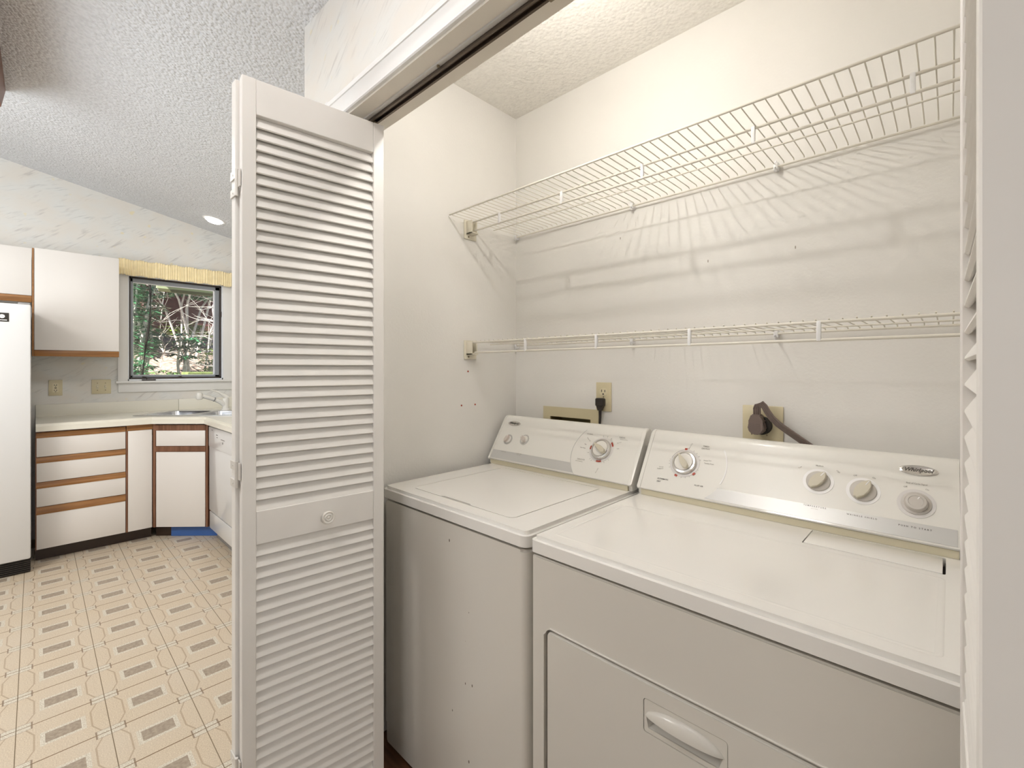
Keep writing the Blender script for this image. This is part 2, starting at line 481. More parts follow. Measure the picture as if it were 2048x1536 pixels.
# closet front wall: left pier (also side wall of closet), header, right pier
m_ = frame((0, YF, 0), (1, 0, 0), (0, 0, 1))
mb = MB().box(PX, XJ0-.012, YF, YI, 0, ceil_z(PX, YF)+.03).box(XJ0-.012, XJ1+.012, YF, YI, HZ+.012, 2.49).box(XJ1+.012, 2.6, YF, YI, 0, 2.49)
struct('wall_front', mb, 'paper_front', 'wallpapered wall around the closet opening', smooth=False)
struct('wall_closet_left', B(PX, XL, YI, YB+.1, 0, 2.5), 'closet_paint', 'closet left side wall', smooth=False)
# closet back wall with hole for the laundry box
m_ = frame((0, YB+.1, 0), (1, 0, 0), (0, 0, 1))
mb = MB().holed([(XL, 0), (.36, 0), (.36, 2.5), (XL, 2.5)], [[(-1.236, .95), (-1.031, .95), (-1.031, 1.077), (-1.236, 1.077)]], m_, .1)
struct('wall_closet_back', mb, 'closet_paint', 'closet back wall', smooth=False)
struct('wall_closet_right', B(.26, .36, YI, YB, 0, 2.5), 'closet_paint', 'closet right side wall', smooth=False)
struct('wall_closet_header', B(XL, .26, YI, YI+.012, HZ+.012, 2.45), 'closet_paint', smooth=False)
struct('ceiling_closet', B(XL, .26, YI+.012, YB, 2.426, 2.5), 'closet_ceiling', 'textured closet ceiling', smooth=False)
struct('wall_right', B(2.6, 2.7, -4.1, YI, 0, 3.5), 'room_paint', smooth=False)
struct('wall_rear', B(XW, 2.6, -4.1, -4.0, 0, 3.7), 'room_paint', smooth=False)
# jambs and head lining
struct('trim_1', B(XJ0-.012, XJ1+.012, YF-.002, YI+.004, HZ, HZ+.012), 'header_paint', 'beige head lining over the closet opening', smooth=False)
struct('trim_2', B(XJ0-.012, XJ0, YF-.002, YI+.004, 0, HZ), 'trim_paint', smooth=False)
struct('trim_3', B(XJ1, XJ1+.012, YF-.002, YI+.004, 0, HZ), 'trim_paint', smooth=False)
# moulded casing (profile across width w, depth d)
prof = [(0, 0), (0, .010), (.003, .013), (.007, .013), (.009, .0105), (.012, .011), (.022, .0125), (.032, .0165), (.040, .0215), (.0415, .0240), (.044, .0240), (.0455, .0215), (.048, .0225), (.056, .0225), (.060, .020), (.062, .015), (.062, 0)]
mb = MB().prism([(p[0], -p[1]) for p in prof], frame((XJ0-.068, YF, HZ+.006), (0, 0, 1), (0, 1, 0)), -(XJ1-XJ0+.136))
struct('trim_4', mb, 'casing_paint', 'white moulded casing above the closet opening', flat_angle=20)
mb = MB().prism([(-p[0], -p[1]) for p in prof], frame((XJ0-.006, YF, 0), (1, 0, 0), (0, 1, 0)), HZ+.068)
struct('trim_5', mb, 'casing_paint', flat_angle=20)
mb = MB().prism([(p[0], -p[1]) for p in prof], frame((XJ1+.006, YF, 0), (1, 0, 0), (0, 1, 0)), HZ+.068)
struct('trim_6', mb, 'casing_paint', flat_angle=20)

# bifold track under the header
t = thing('bifold_track', 'dark metal bifold track fixed under the closet header', 'door track', (-.65, .704, HZ-.012))
ty = .704
obj('channel', MB().box(XJ0+.01, XJ1-.01, ty-.011, ty-.0085, HZ-.012, HZ).box(XJ0+.01, XJ1-.01, ty+.0095, ty+.012, HZ-.012, HZ).box(XJ0+.01, XJ1-.01, ty-.011, ty+.012, HZ-.002, HZ)
    .box(XJ0+.01, XJ1-.01, ty-.0085, ty-.005, HZ-.012, HZ-.010).box(XJ0+.01, XJ1-.01, ty+.006, ty+.0095, HZ-.012, HZ-.010), 'track', t, smooth=False)
obj('flange', B(XJ0+.01, XJ1-.01, ty-.023, ty-.012, HZ-.005, HZ), 'track_edge', t, smooth=False, label='pale grey flange strip')
for x in (-.91, -.61): obj('screw', MB().lathe([(.004, 0), (.004, .003), (.002, .004)], frame((x, ty-.017, HZ-.005), (1, 0, 0), (0, -1, 0)), 12), 'metal_dark', t)
obj('catch', B(-.575, -.545, ty-.006, ty+.008, HZ-.022, HZ-.010, bev=.002), 'metal_dark', t)
obj('guide_roller', MB().lathe([(.007, 0), (.009, .002), (.009, .010), (.006, .012)], frame((-1.251, ty+.002, HZ-.020), (1, 0, 0), (0, 1, 0)), 16).tube([(-1.251, ty+.002, 1.98), (-1.251, ty+.002, HZ-.02)], .004), 'metal_dark', t)

# ------------------------------------------------------------------ louvred bifold doors
def leaf(root, P0, d, n, L, th, slat_mesh=None):
    """P0: corner at visible face, bottom-less; d along, n face normal; panel from face back by th."""
    d = Vector(d); n = Vector(n); z = Vector((0, 0, 1))
    base = Vector((P0[0], P0[1], 0))
    def bx(a0, a1, z0, z1, n0=-th, n1=0, bev=.0012):
        b = MB(); m = Matrix((d, n, z)).transposed().to_4x4(); m.translation = base
        b.box(a0, a1, n0, n1, z0, z1, bev=bev, seg=1, mtx=m); return b
    sw = .0318
    for a0, a1 in ((0, sw), (L-sw, L)): obj('stile', bx(a0, a1, .012, 2.0054), 'door_paint', root)
    for z0, z1 in ((1.917, 2.0054), (.837, .921), (.012, .097)): obj('rail', bx(sw+.0003, L-sw-.0003, z0, z1, -th+.001, -.001), 'door_paint', root)
    th_a = math.radians(30); c = .0392; hn = .5*c*math.sin(th_a); hz = .5*c*math.cos(th_a); tt = .0030
    e1 = Vector((0, math.sin(th_a), -math.cos(th_a))); e2 = Vector((0, math.cos(th_a), math.sin(th_a)))
    for z0, z1 in ((.097, .837), (.921, 1.917)):
        N = round((z1-z0)/.02846); p = (z1-z0)/N
        for k in range(N):
            zc = z0+(k+.5)*p+.0006
            if slat_mesh[0] is None:
                b = MB()
                pts = []
                for s_, t_ in ((-.5, -1), (.44, -1), (.49, -.7), (.5, 0), (.49, .7), (.44, 1), (-.5, 1)):
                    q = e1*(s_*c)+e2*(t_*tt); pts.append((q.y, q.z))
                b.prism(pts, frame((0, 0, 0), (0, 1, 0), (0, 0, 1)), L-2*sw+.004)
                o = obj('slat', b, 'door_paint', root, flat_angle=50)
                o.data.transform(Matrix.Translation(root.location))
                slat_mesh[0] = o
            else:
                o = slat_mesh[0].copy(); C.objects.link(o); o.parent = root
            m = Matrix((d, n, z)).transposed().to_4x4()
            # n may be left-handed with d,z: keep n as given
            m.translation = base+d*(sw-.002)-n*(th/2)+z*zc-Vector(root.location)
            o.matrix_parent_inverse = Matrix.Identity(4); o.matrix_basis = m

def knob(root, p, n):
    n = Vector(n).normalized(); x = n.cross(Vector((0, 0, 1))).normalized(); m = frame(p, x, n.cross(x))
    m = Matrix((x, n.cross(x), n)).transposed().to_4x4(); m.translation = Vector(p)
    return obj('knob', MB().lathe([(.011, 0), (.009, .006), (.010, .012), (.0165, .015), (.0175, .019), (.0172, .022), (.0150, .0245), (.0125, .0235), (.0110, .0225), (.0095, .0240), (.0075, .0248), (.0060, .0238), (.0045, .0232), (.0030, .0245), (.001, .025)], m, 32), 'dial_face', root)

d1 = Vector((1.314-1.352, .776-.378, 0)); d1 = Vector((.038, .398, 0)).normalized(); n1 = Vector((d1.y, -d1.x, 0))
D1 = bpy.data.objects.new('door_1', None); C.objects.link(D1); D1.location = (-1.28, .54, .0)
D1['kind'] = 'structure'; D1['label'] = 'open louvred white bifold door at the left of the closet'
sm = [None]
leaf(D1, (-1.2574, .3515), d1, n1, .3717, .028, sm)
leaf(D1, (-1.2574-.0344, .346), (0.0, 1, 0), (1, 0, 0), .3717, .028, sm)
pk = Vector((-1.2574, .3515, 0))+d1*.202
knob(D1, (pk.x, pk.y, .876), n1)
for zc in (1.742, 1.016, .28):
    h = MB()
    bx0 = -1.2765
    h.tube([(bx0-.002, .3455, zc-.033), (bx0-.002, .3455, zc+.033)], .004, 10)
    h.box(bx0+.001, -1.261, .3480, .3505, zc-.012, zc+.030)
    h.box(-1.318, bx0-.003, .3425, .3455, zc-.032, zc-.013).box(-1.318, bx0-.003, .3425, .3455, zc+.011, zc+.032)
    for zz in (zc-.023, zc+.022): h.lathe([(.003, 0), (.0025, .001)], frame((-1.297, .3425, zz), (1, 0, 0), (0, 0, 1)), 8)
    obj('hinge', h, 'hinge', D1)

D2 = bpy.data.objects.new('door_2', None); C.objects.link(D2); D2.location = (.05, .54, 0)
D2['kind'] = 'structure'; D2['label'] = 'folded louvred bifold door at the right edge of the picture'
sm2 = [None]
leaf(D2, (.0118, .3645), (-.0035/.361, .99995, 0), (-1, -.0097, 0), .3613, .028, sm2)
leaf(D2, (.0470, .3645), (0, 1, 0), (-1, 0, 0), .3613, .028, sm2)
for zc in (1.742, 1.016, .28):
    obj('hinge', MB().tube([(.0433, .359, zc-.035), (.0433, .359, zc+.035)], .004, 10), 'hinge', D2)

# ------------------------------------------------------------------ laundry appliances
ZT = .881; YA = .822
CB = Vector((0, 1.327, .904)); CT = Vector((0, 1.430, 1.065)); cv = (CT-CB).normalized(); cn = Vector((0, -cv.z, cv.y))
def cpt(x, s, n=0): return Vector((x, 0, 0))+Vector((0, CB.y, CB.z))+cv*s+cn*n
def cframe(x, s, n=0):
    m = Matrix((Vector((1, 0, 0)), cv, cn)).transposed().to_4x4(); m.translation = cpt(x, s, n); return m

def body_prism(x0, x1, z0, z1, y0, y1, r, bev):
    b = MB(); b.prism(rrect(x0, x1, y0, y1, r, 6), frame((0, 0, z0), (1, 0, 0), (0, 1, 0)), z1-z0)
    es = [e for e in b.bm.edges if abs(e.verts[0].co.z-e.verts[1].co.z) < 1e-5]
    bmesh.ops.bevel(b.bm, geom=es, offset=bev, segments=3, affect='EDGES')
    return b

def text_mesh(items, name, m, parent):
    bm = bmesh.new()
    for it in items:
        s, x, sv, size, rot = it[:5]
        shear = it[5] if len(it) > 5 else 0; spacing = it[6] if len(it) > 6 else 1
        cu = bpy.data.curves.new('t', 'FONT'); cu.body = s; cu.size = size; cu.align_x = 'CENTER'; cu.align_y = 'CENTER'
        cu.shear = shear; cu.space_character = spacing; cu.resolution_u = 2; cu.offset = size*.018
        o = bpy.data.objects.new('t', cu); C.objects.link(o)
        bpy.context.view_layer.update()
        me = bpy.data.meshes.new_from_object(o.evaluated_get(bpy.context.evaluated_depsgraph_get()))
        fm = (it[7] if len(it) > 7 else cframe(x, sv, .0013)) @ Matrix.Rotation(math.radians(rot), 4, 'Z')
        me.transform(fm)
        bm.from_mesh(me)
        bpy.data.objects.remove(o); bpy.data.curves.remove(cu); bpy.data.meshes.remove(me)
    me = bpy.data.meshes.new(name)
    bmesh.ops.translate(bm, verts=bm.verts[:], vec=-root_of(parent).location)
    bm.to_mesh(me); bm.free(); me.materials.append(M[m])
    o = bpy.data.objects.new(name, me); C.objects.link(o); o.parent = parent; o['kind'] = 'stuff'
    return o

def console(root, x0, x1):
    prof = [(1.372, .8812), (1.340, .8815), (1.338, .898), (1.329, .900), (1.3271, .904), (1.3821, .990), (1.4263, 1.0590), (1.4300, 1.0655), (1.437, 1.0715), (1.447, 1.0745), (1.460, 1.073), (1.482, 1.060), (1.495, 1.03), (1.50, .95), (1.50, .8812)]
    fm = frame((x0+.0125, 0, 0), (0, 1, 0), (0, 0, 1))
    c = obj('console', MB().prism(prof, fm, x1-x0-.025), 'console', root, flat_angle=28)
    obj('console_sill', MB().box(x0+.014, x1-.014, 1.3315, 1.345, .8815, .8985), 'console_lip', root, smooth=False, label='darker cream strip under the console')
    # rounded end caps
    for a, s in ((x0+.012, -1), (x1-.012, 1)):
        b = MB(); cy = sum(p[0] for p in prof)/len(prof); cz = sum(p[1] for p in prof)/len(prof)
        rings = []
        for q, off in ((1.012, 0), (1.012, .006), (1.0, .010), (.96, .0125)):
            rings.append([b.bm.verts.new((a+s*off, cy+(y-cy)*q, max(.8812, cz+(z-cz)*q))) for y, z in prof])
        for A, Bv in zip(rings, rings[1:]):
            for k in range(len(prof)): b.bm.faces.new((A[k], A[(k+1) % len(prof)], Bv[(k+1) % len(prof)], Bv[k]))
        b.bm.faces.new(rings[0]); b.bm.faces.new(rings[-1])
        obj('console_end_cap', b, 'console', root, flat_angle=40)

def disc(x, s, r, m, n0=.0003, h=.0007, seg=40):
    return MB().lathe([(r, n0), (r, n0+h)], cframe(x, s), seg)
def ring(x, s, r0, r1, n0=.0004, h=.0008, seg=48, a0=0, a1=360):
    b = MB(); fr = cframe(x, s)
    K = seg if a1-a0 >= 360 else max(3, int(seg*(a1-a0)/360))
    rr = []
    for k in range(K+(0 if a1-a0 >= 360 else 1)):
        a = math.radians(a0+(a1-a0)*k/K)
        rr.append([b.bm.verts.new(fr @ Vector((r*math.cos(a), r*math.sin(a), z))) for r, z in ((r0, n0), (r1, n0), (r1, n0+h), (r0, n0+h))])
    n = len(rr)
    for k in range(n if a1-a0 >= 360 else n-1):
        A, Bv = rr[k], rr[(k+1) % n]
        for q in range(4): b.bm.faces.new((A[q], A[(q+1) % 4], Bv[(q+1) % 4], Bv[q]))
    if a1-a0 < 360: b.bm.faces.new(rr[0]); b.bm.faces.new(rr[-1][::-1])
    return b

def big_dial(root, x, s, ang, R=.039):
    obj('dial_ring', ring(x, s, R, R*1.22, .0003, .0007), 'dial_ring', root)
    d = obj('dial', MB().lathe([(R*.97, .0003), (R*1.0, .002), (R*.99, .007), (R*.93, .0105), (R*.80, .0115), (R*.79, .0095), (R*.74, .0095), (R*.73, .0115), (.001, .0120)], cframe(x, s), 48), 'silver', root)
    obj('dial_face', MB().lathe([(R*.73, .0110), (R*.72, .0125), (R*.60, .0132), (.001, .0134)], cframe(x, s), 48), 'dial_face', d)
    # bow-tie grip
    pts = [(-.036*R/.039*.95, .0), (-.024, .0085), (-.004, .0095), (.018, .0045), (.030, .0012), (.030, -.0012), (.018, -.0045), (-.004, -.0095), (-.024, -.0085)]
    k = R/.039
    fm = cframe(x, s, .0100) @ Matrix.Rotation(math.radians(ang), 4, 'Z')
    g = MB(); g.prism([(a*k*.92, b*k) for a, b in pts], fm, .015*k)
    es = [e for e in g.bm.edges]; bmesh.ops.bevel(g.bm, geom=es, offset=.0012, segments=1, affect='EDGES')
    obj('grip', g, 'knob_beige', d)

def small_knob(root, x, s, ang, r, m_base='knob_grey', m_grip='knob_beige', rim=None, m_ring='white_ring'):
    if rim: obj('knob_ring', disc(x, s, rim, None), m_ring, root)
    d = obj('knob', MB().lathe([(r, .0008), (r*.98, .0045), (r*.86, .006), (.001, .0065)], cframe(x, s), 36), m_base, root)
    fm = cframe(x, s, .005) @ Matrix.Rotation(math.radians(ang), 4, 'Z')
    pts = []
    for k in range(9):
        t = k/8; a = -r*.95+t*r*1.95; pts.append((a, r*.50*math.sin(PI*min(1, (t*.92+.06)))**.7))
    low = [(a, -b) for a, b in pts[::-1]]
    g = MB(); g.prism(pts+low, fm, .012)
    bmesh.ops.bevel(g.bm, geom=[e for e in g.bm.edges if abs((fm.inverted() @ e.verts[0].co).z-(fm.inverted() @ e.verts[1].co).z) < 1e-6], offset=.0015, segments=2, affect='EDGES')
    obj('grip', g, m_grip, d)
    obj('pointer', MB().box(r*.45, r*.93, -.0009, .0009, .0118, .0126, mtx=fm), 'white_ring', d)

def marks(root, x, s, r0, r1, degs, m='ink_soft', w=.0009):
    b = MB()
    for a in degs:
        fm = cframe(x, s, .0005) @ Matrix.Rotation(math.radians(a), 4, 'Z')
        b.box(r0, r1, -w/2, w/2, 0, .0004, mtx=fm)
    o = obj('printed_marks', b, m, root, smooth=False); o['kind'] = 'stuff'

# ---- washer
WX0, WX1 = -1.404, -.7385
wash = thing('washing_machine', 'almond top-loading washing machine against the left closet wall', 'washing machine', ((WX0+WX1)/2, 1.15, 0))
obj('cabinet', body_prism(WX0+.003, WX1-.003, .075, .8345, YA+.004, 1.48, .022, .006), 'washer_front_shade', wash, flat_angle=30)
obj('base_panel', body_prism(WX0+.004, WX1-.004, .012, .072, YA+.007, 1.47, .020, .003), 'enamel_front_shade', wash, flat_angle=30)
# top with lid opening
lid_hole = rrect(-1.302, -.838, .876, 1.305, .022)
top = MB().holed(rrect(WX0, WX1, YA-.001, 1.495, .022, 6), [lid_hole], frame((0, 0, .8430), (1, 0, 0), (0, 1, 0)), ZT-.8430)
es = [e for e in top.bm.edges if abs(e.verts[0].co.z-ZT) < 1e-5 and abs(e.verts[1].co.z-ZT) < 1e-5 and e.is_manifold and any(abs(f.normal.z) < .3 for f in e.link_faces) and not (-1.31 < e.verts[0].co.x < -.83 and .87 < e.verts[0].co.y < 1.31)]
top.bm.normal_update()
es = [e for e in top.bm.edges if abs(e.verts[0].co.z-ZT) < 1e-5 and abs(e.verts[1].co.z-ZT) < 1e-5 and any(abs(f.normal.z) < .3 for f in e.link_faces) and not (-1.31 < e.verts[0].co.x < -.83 and .87 < e.verts[0].co.y < 1.31)]
bmesh.ops.bevel(top.bm, geom=es, offset=.010, segments=4, affect='EDGES')
obj('top_panel', top, 'enamel', wash, flat_angle=30)
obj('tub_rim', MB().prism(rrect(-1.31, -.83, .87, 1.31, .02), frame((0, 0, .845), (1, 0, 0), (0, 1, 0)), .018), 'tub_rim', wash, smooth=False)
lp = [(-1.299, .886), (-1.297, .8795), (-1.150, .8795), (-1.142, .8875), (-1.020, .8875), (-1.012, .8795), (-.862, .8795), (-.850, .883), (-.8425, .892), (-.8415, .904), (-.8415, 1.3015), (-1.299, 1.3015)]
lid = MB().prism(lp, frame((0, 0, .866), (1, 0, 0), (0, 1, 0)), ZT-.866)
obj('lid', lid, 'enamel', wash, flat_angle=30)
obj('lid_grip', MB().box(-1.137, -1.022, .8790, .8858, .863, .871, bev=.001), 'tub_rim', wash)
console(wash, -1.415, -.742)
# silver band on left part of console
def band(root, x0, x1, arc=None, s0=.004, s1=.040):
    b = MB(); fr = cframe(0, 0)
    pts = []
    if arc:
        cx, cs_, R, side = arc
        def ax(s): return cx+side*math.sqrt(max(0, R*R-(s-cs_)**2))
        if side < 0: # arc centre to the right; band ends at arc from the left
            pts = [(x0, s0)]+[(ax(s0+(s1-s0)*k/6), s0+(s1-s0)*k/6) for k in range(7)]+[(x0, s1)]
        else:
            pts = [(x1, s1)]+[(ax(s1-(s1-s0)*k/6), s1-(s1-s0)*k/6) for k in range(7)]+[(x1, s0)]
    b.prism(pts, cframe(0, 0, .0003), .0007)
    obj('silver_band', b, 'silver_band', root, smooth=False, label='silver band along the foot of the console')
band(wash, -1.4005, 0, (-.886, .090, .122, -1))
obj('dial_outline', ring(-.886, .090, .1215, .1228, .0003, .0008, 80, 136, 228), 'silver_band', wash)
big_dial(wash, -.889, .106, 150, .0385)
small_knob(wash, -1.342, .092, 72, .0165, 'dial_face', 'knob_pink', .0225, 'ring_grey')
small_knob(wash, -1.253, .101, 135, .0165, 'dial_face', 'knob_pink', .0225, 'ring_grey')
def badge(root, x, s, a, bb):
    b = MB(); fr = cframe(x, s)
    rings = []
    for q, h in ((1, .0003), (1, .002), (.86, .0036), (.80, .0032)):
        rings.append([b.bm.verts.new(fr @ Vector((a*q*math.cos(2*PI*k/40), bb*q*math.sin(2*PI*k/40), h))) for k in range(40)])
    for A, Bv in zip(rings, rings[1:]):
        for k in range(40): b.bm.faces.new((A[k], A[(k+1) % 40], Bv[(k+1) % 40], Bv[k]))
    b.bm.faces.new(rings[-1]); b.bm.faces.new(rings[0][::-1])
    return obj('badge', b, 'silver', root, label='oval silver maker badge')
bd = badge(wash, -1.342, .167, .034, .0105)
text_mesh([('Whirlpool', -1.342, .167, .012, 0, .3, 1, cframe(-1.342, .167, .0040))], 'lettering', 'ink', bd)
wt = [('NORMAL', -.955, .159, .0065, 0), ('CASUAL', -.822, .160, .0065, 0), ('(Permanent Press)', -.814, .153, .004, 0),
      ('Heavy Soil', -.953, .138, .0052, -38), ('Light', -.960, .118, .005, -22), ('Super Wash', -.966, .103, .0048, -3),
      ('DELICATE', -.958, .058, .0072, 0), ('(Hand Washables)', -.963, .0505, .0042, 0),
      ('Pre-wash', -.880, .028, .0052, 76), ('No Iron', -.828, .140, .0052, 22), ('Light', -.826, .118, .005, 5),
      ('WATER LEVEL', -1.339, .036, .0046, 0), ('WATER TEMP', -1.252, .038, .0046, 0), ('WASH / RINSE', -1.252, .0325, .0034, 0)]
text_mesh(wt, 'lettering', 'ink_soft', wash)
marks(wash, -.889, .106, .049, .055, [100, 80, 60, -40, -60, 200, 230, 240])
marks(wash, -1.342, .092, .021, .024, [50, 70, 90, 110, 10])
marks(wash, -1.253, .101, .021, .024, [50, 75, 0, 20])
for a0, a1 in ((22, 44), (168, 186), (262, 288)):
    obj('off_mark', ring(-.889, .106, .0415, .0475, .0011, .0006, 60, a0, a1), 'red', wash, smooth=False, label='small red off mark beside the dial')

# ---- dryer
DX0, DX1 = -.7275, .034
dry = thing('clothes_dryer', 'almond front-loading dryer on the right with a pull handle on its door', 'dryer', ((DX0+DX1)/2, 1.15, 0))
z0, z1 = .10, .676; dx0, dx1 = -.686, -.008
shell = MB().holed(rrect(DX0+.003, DX1-.003, .012, .8345, .004, 2), [rrect(dx0, dx1, z0, z1, .018)], frame((0, YA+.022, 0), (1, 0, 0), (0, 0, 1)), .018)
shell.bm.normal_update()
es = [e for e in shell.bm.edges if abs(e.verts[0].co.y-(YA+.004)) < 1e-5 and abs(e.verts[1].co.y-(YA+.004)) < 1e-5 and any(abs(f.normal.y) < .3 for f in e.link_faces)]
bmesh.ops.bevel(shell.bm, geom=es, offset=.003, segments=3, affect='EDGES')
obj('front_panel', shell, 'enamel_front_shade', dry, flat_angle=30)
obj('cabinet', B(DX0+.003, DX1-.003, YA+.0225, 1.48, .012, .8345), 'enamel_front_shade', dry, smooth=False)
hx0, hx1, hz0, hz1 = -.434, -.276, .570, .636
door = MB().holed(rrect(dx0+.0065, dx1-.0065, z0+.0065, z1-.0075, .015), [rrect(hx0, hx1, hz0, hz1, .006)], frame((0, YA+.0215, 0), (1, 0, 0), (0, 0, 1)), .0185)
door.bm.normal_update()
es = [e for e in door.bm.edges if abs(e.verts[0].co.y-(YA+.003)) < 1e-5 and abs(e.verts[1].co.y-(YA+.003)) < 1e-5 and any(abs(f.normal.y) < .3 for f in e.link_faces) and not (hx0-.01 < e.verts[0].co.x < hx1+.01 and e.verts[0].co.z > .56 and e.verts[0].co.z < .64)]
bmesh.ops.bevel(door.bm, geom=es, offset=.004, segments=3, affect='EDGES')
dd = obj('door', door, 'enamel_front_shade', dry, flat_angle=30)
# pull handle: flat plate with pocket and a bulging hood
hy = YA+.004
hp = MB().holed(rrect(hx0+.0012, hx1-.0012, hz0+.0012, hz1-.0012, .005), [[(-.424, .580), (-.292, .580), (-.284, .604), (-.429, .604)]], frame((0, hy+.003, 0), (1, 0, 0), (0, 0, 1)), .003)
hp.quad((-.429, hy+.003, .604), (-.424, hy+.003, .580), (-.420, hy+.016, .586), (-.424, hy+.016, .604))
hp.quad((-.284, hy+.003, .604), (-.292, hy+.003, .580), (-.296, hy+.016, .586), (-.288, hy+.016, .604))
hp.quad((-.424, hy+.003, .580), (-.292, hy+.003, .580), (-.296, hy+.016, .586), (-.420, hy+.016, .586))
hp.quad((-.420, hy+.016, .586), (-.296, hy+.016, .586), (-.288, hy+.016, .604), (-.424, hy+.016, .604))
han = obj('handle', hp, 'enamel_front_shade', dd, flat_angle=25)
hood = MB(); K = 20; J = 6; g_ = []
for i in range(K+1):
    u = -1+2*i/K; x = -.3565+.0745*u; h = .0245*max(0, 1-u*u)**.55; bulge = .013*max(0, 1-u*u)**.6
    row = []
    for j in range(J+1):
        v = j/J; row.append(hood.bm.verts.new((x, hy-.0002-bulge*math.cos(v*PI/2), .603+h*math.sin(v*PI/2))))
    g_.append(row)
for i in range(K):
    for j in range(J): hood.bm.faces.new((g_[i][j], g_[i+1][j], g_[i+1][j+1], g_[i][j+1]))
    hood.bm.faces.new((hood.bm.verts.new((g_[i][0].co.x, hy, .603)), hood.bm.verts.new((g_[i+1][0].co.x, hy, .603)), g_[i+1][0], g_[i][0]))
obj('handle_hood', hood, 'enamel_front_shade', dry, flat_angle=60)
# top panel with shallow dished centre and lint lid
tp = MB().holed(rrect(DX0, DX1, YA-.001, 1.495, .014, 6), [rrect(-.246, -.006, 1.217, 1.326, .004, 2)], frame((0, 0, .8430), (1, 0, 0), (0, 1, 0)), ZT-.8430)
tp.bm.normal_update()
es = [e for e in tp.bm.edges if abs(e.verts[0].co.z-ZT) < 1e-5 and abs(e.verts[1].co.z-ZT) < 1e-5 and any(abs(f.normal.z) < .3 for f in e.link_faces) and not (-.25 < e.verts[0].co.x < 0 and 1.21 < e.verts[0].co.y < 1.33)]
bmesh.ops.bevel(tp.bm, geom=es, offset=.010, segments=4, affect='EDGES')
obj('top_panel', tp, 'enamel', dry, flat_angle=30)
# raised bead that frames the dished centre
bead = MB()
path = rrect(-.690, -.006, .862, 1.195, .012, 4)
loop_o, loop_m, loop_i = [], [], []
for off, lst, zz in ((0, loop_o, ZT+.0001), (.0035, loop_m, ZT+.0011), (.010, loop_i, ZT+.0001)):
    for x, y in rrect(-.690+off, -.006-off, .862+off, 1.195-off, max(.002, .012-off), 4): lst.append(bead.bm.verts.new((x, y, zz)))
for A, Bv in ((loop_o, loop_m), (loop_m, loop_i)):
    for k in range(len(A)): bead.bm.faces.new((A[k], A[(k+1) % len(A)], Bv[(k+1) % len(A)], Bv[k]))
obj('top_bead', bead, 'enamel', dry, flat_angle=60)
obj('lint_well', B(-.250, -.002, 1.21, 1.33, .845, .862), 'dark', dry, smooth=False)
obj('lint_lid', B(-.2435, -.0105, 1.2195, 1.322, .865, ZT+.0015, bev=.002), 'enamel', dry)
console(dry, -.722, .028)
band(dry, 0, .012, (-.586, .098, .121, 1))
obj('dial_outline', ring(-.586, .098, .118, .1215, .0003, .0008, 80, -22, 30), 'white_ring', dry)
big_dial(dry, -.589, .101, 128, .0370)
small_knob(dry, -.243, .104, 55, .0265, rim=.0335)
small_knob(dry, -.151, .096, 60, .0265, rim=.0335)
# push-to-start button
obj('knob_ring', disc(-.055, .085, .0335, None), 'dial_ring', dry)
pb = obj('start_knob', MB().lathe([(.0265, .0008), (.0262, .003), (.021, .004), (.020, .012), (.018, .0145), (.0135, .0150), (.0125, .0140), (.001, .0135)], cframe(-.055, .085), 40), 'knob_grey', dry)
obj('pointer', MB().box(.006, .0125, -.001, .001, .0150, .0156, mtx=cframe(-.055, .085) @ Matrix.Rotation(math.radians(62), 4, 'Z')), 'white_ring', pb)
bd = badge(dry, -.053, .165, .0345, .0125)
text_mesh([('Whirlpool', -.053, .165, .0120, 0, .35, 1, cframe(-.0535, .165, .0040))], 'lettering', 'ink', bd)
text_mesh([('AUTOMATIC', -.643, .0385, .0062, 0), ('DRY', -.6545, .0295, .0062, 0), ('FLUFF AIR', -.532, .037, .0058, 0),
           ('TEMPERATURE', -.244, .0365, .0050, 0, 0, 1.6), ('WRINKLE SHIELD', -.150, .0325, .0049, 0, 0, 1.6), ('PUSH TO START', -.056, .0290, .0051, 0, 0, 1.6)], 'lettering', 'ink', dry)
text_mesh([('TIMED', -.536, .1635, .0065, 0), ('DRYING', -.536, .1555, .0065, 0), ('More Dry', -.583, .158, .0055, 72), ('Damp Dry', -.523, .1185, .0052, 6), ('Tumble Press', -.517, .1095, .0052, 0),
           ('Energy', -.658, .0775, .0050, 8), ('Preferred', -.660, .0710, .0050, 8), ('Low', -.286, .136, .0050, 35), ('Medium', -.2435, .1465, .0052, 0), ('High', -.203, .137, .0050, -35),
           ('Off', -.1685, .1325, .0052, 12), ('On', -.132, .1325, .0052, -12), ('End of Cycle Signal', -.055, .132, .0048, 0), ('Off', -.0745, .1215, .0050, 12), ('On', -.037, .121, .0050, -12), ('(COTTON)', -.244, .0305, .0030, 0)], 'small_lettering', 'ink_soft', dry)
marks(dry, -.589, .101, .044, .049, [172, 180, 190, 20, 35, 50, 65, -20, -75, -60, -90, 205])
obj('dial_arc', ring(-.589, .101, .0435, .0448, .0003, .0008, 60, 100, 165), 'ink_soft', dry)
for a0, a1 in ((91, 101), (243, 254), (-46, -35)):
    obj('off_mark', ring(-.589, .101, .0430, .0495, .0011, .0006, 80, a0, a1), 'red', dry, smooth=False, label='small red off mark beside the dial')

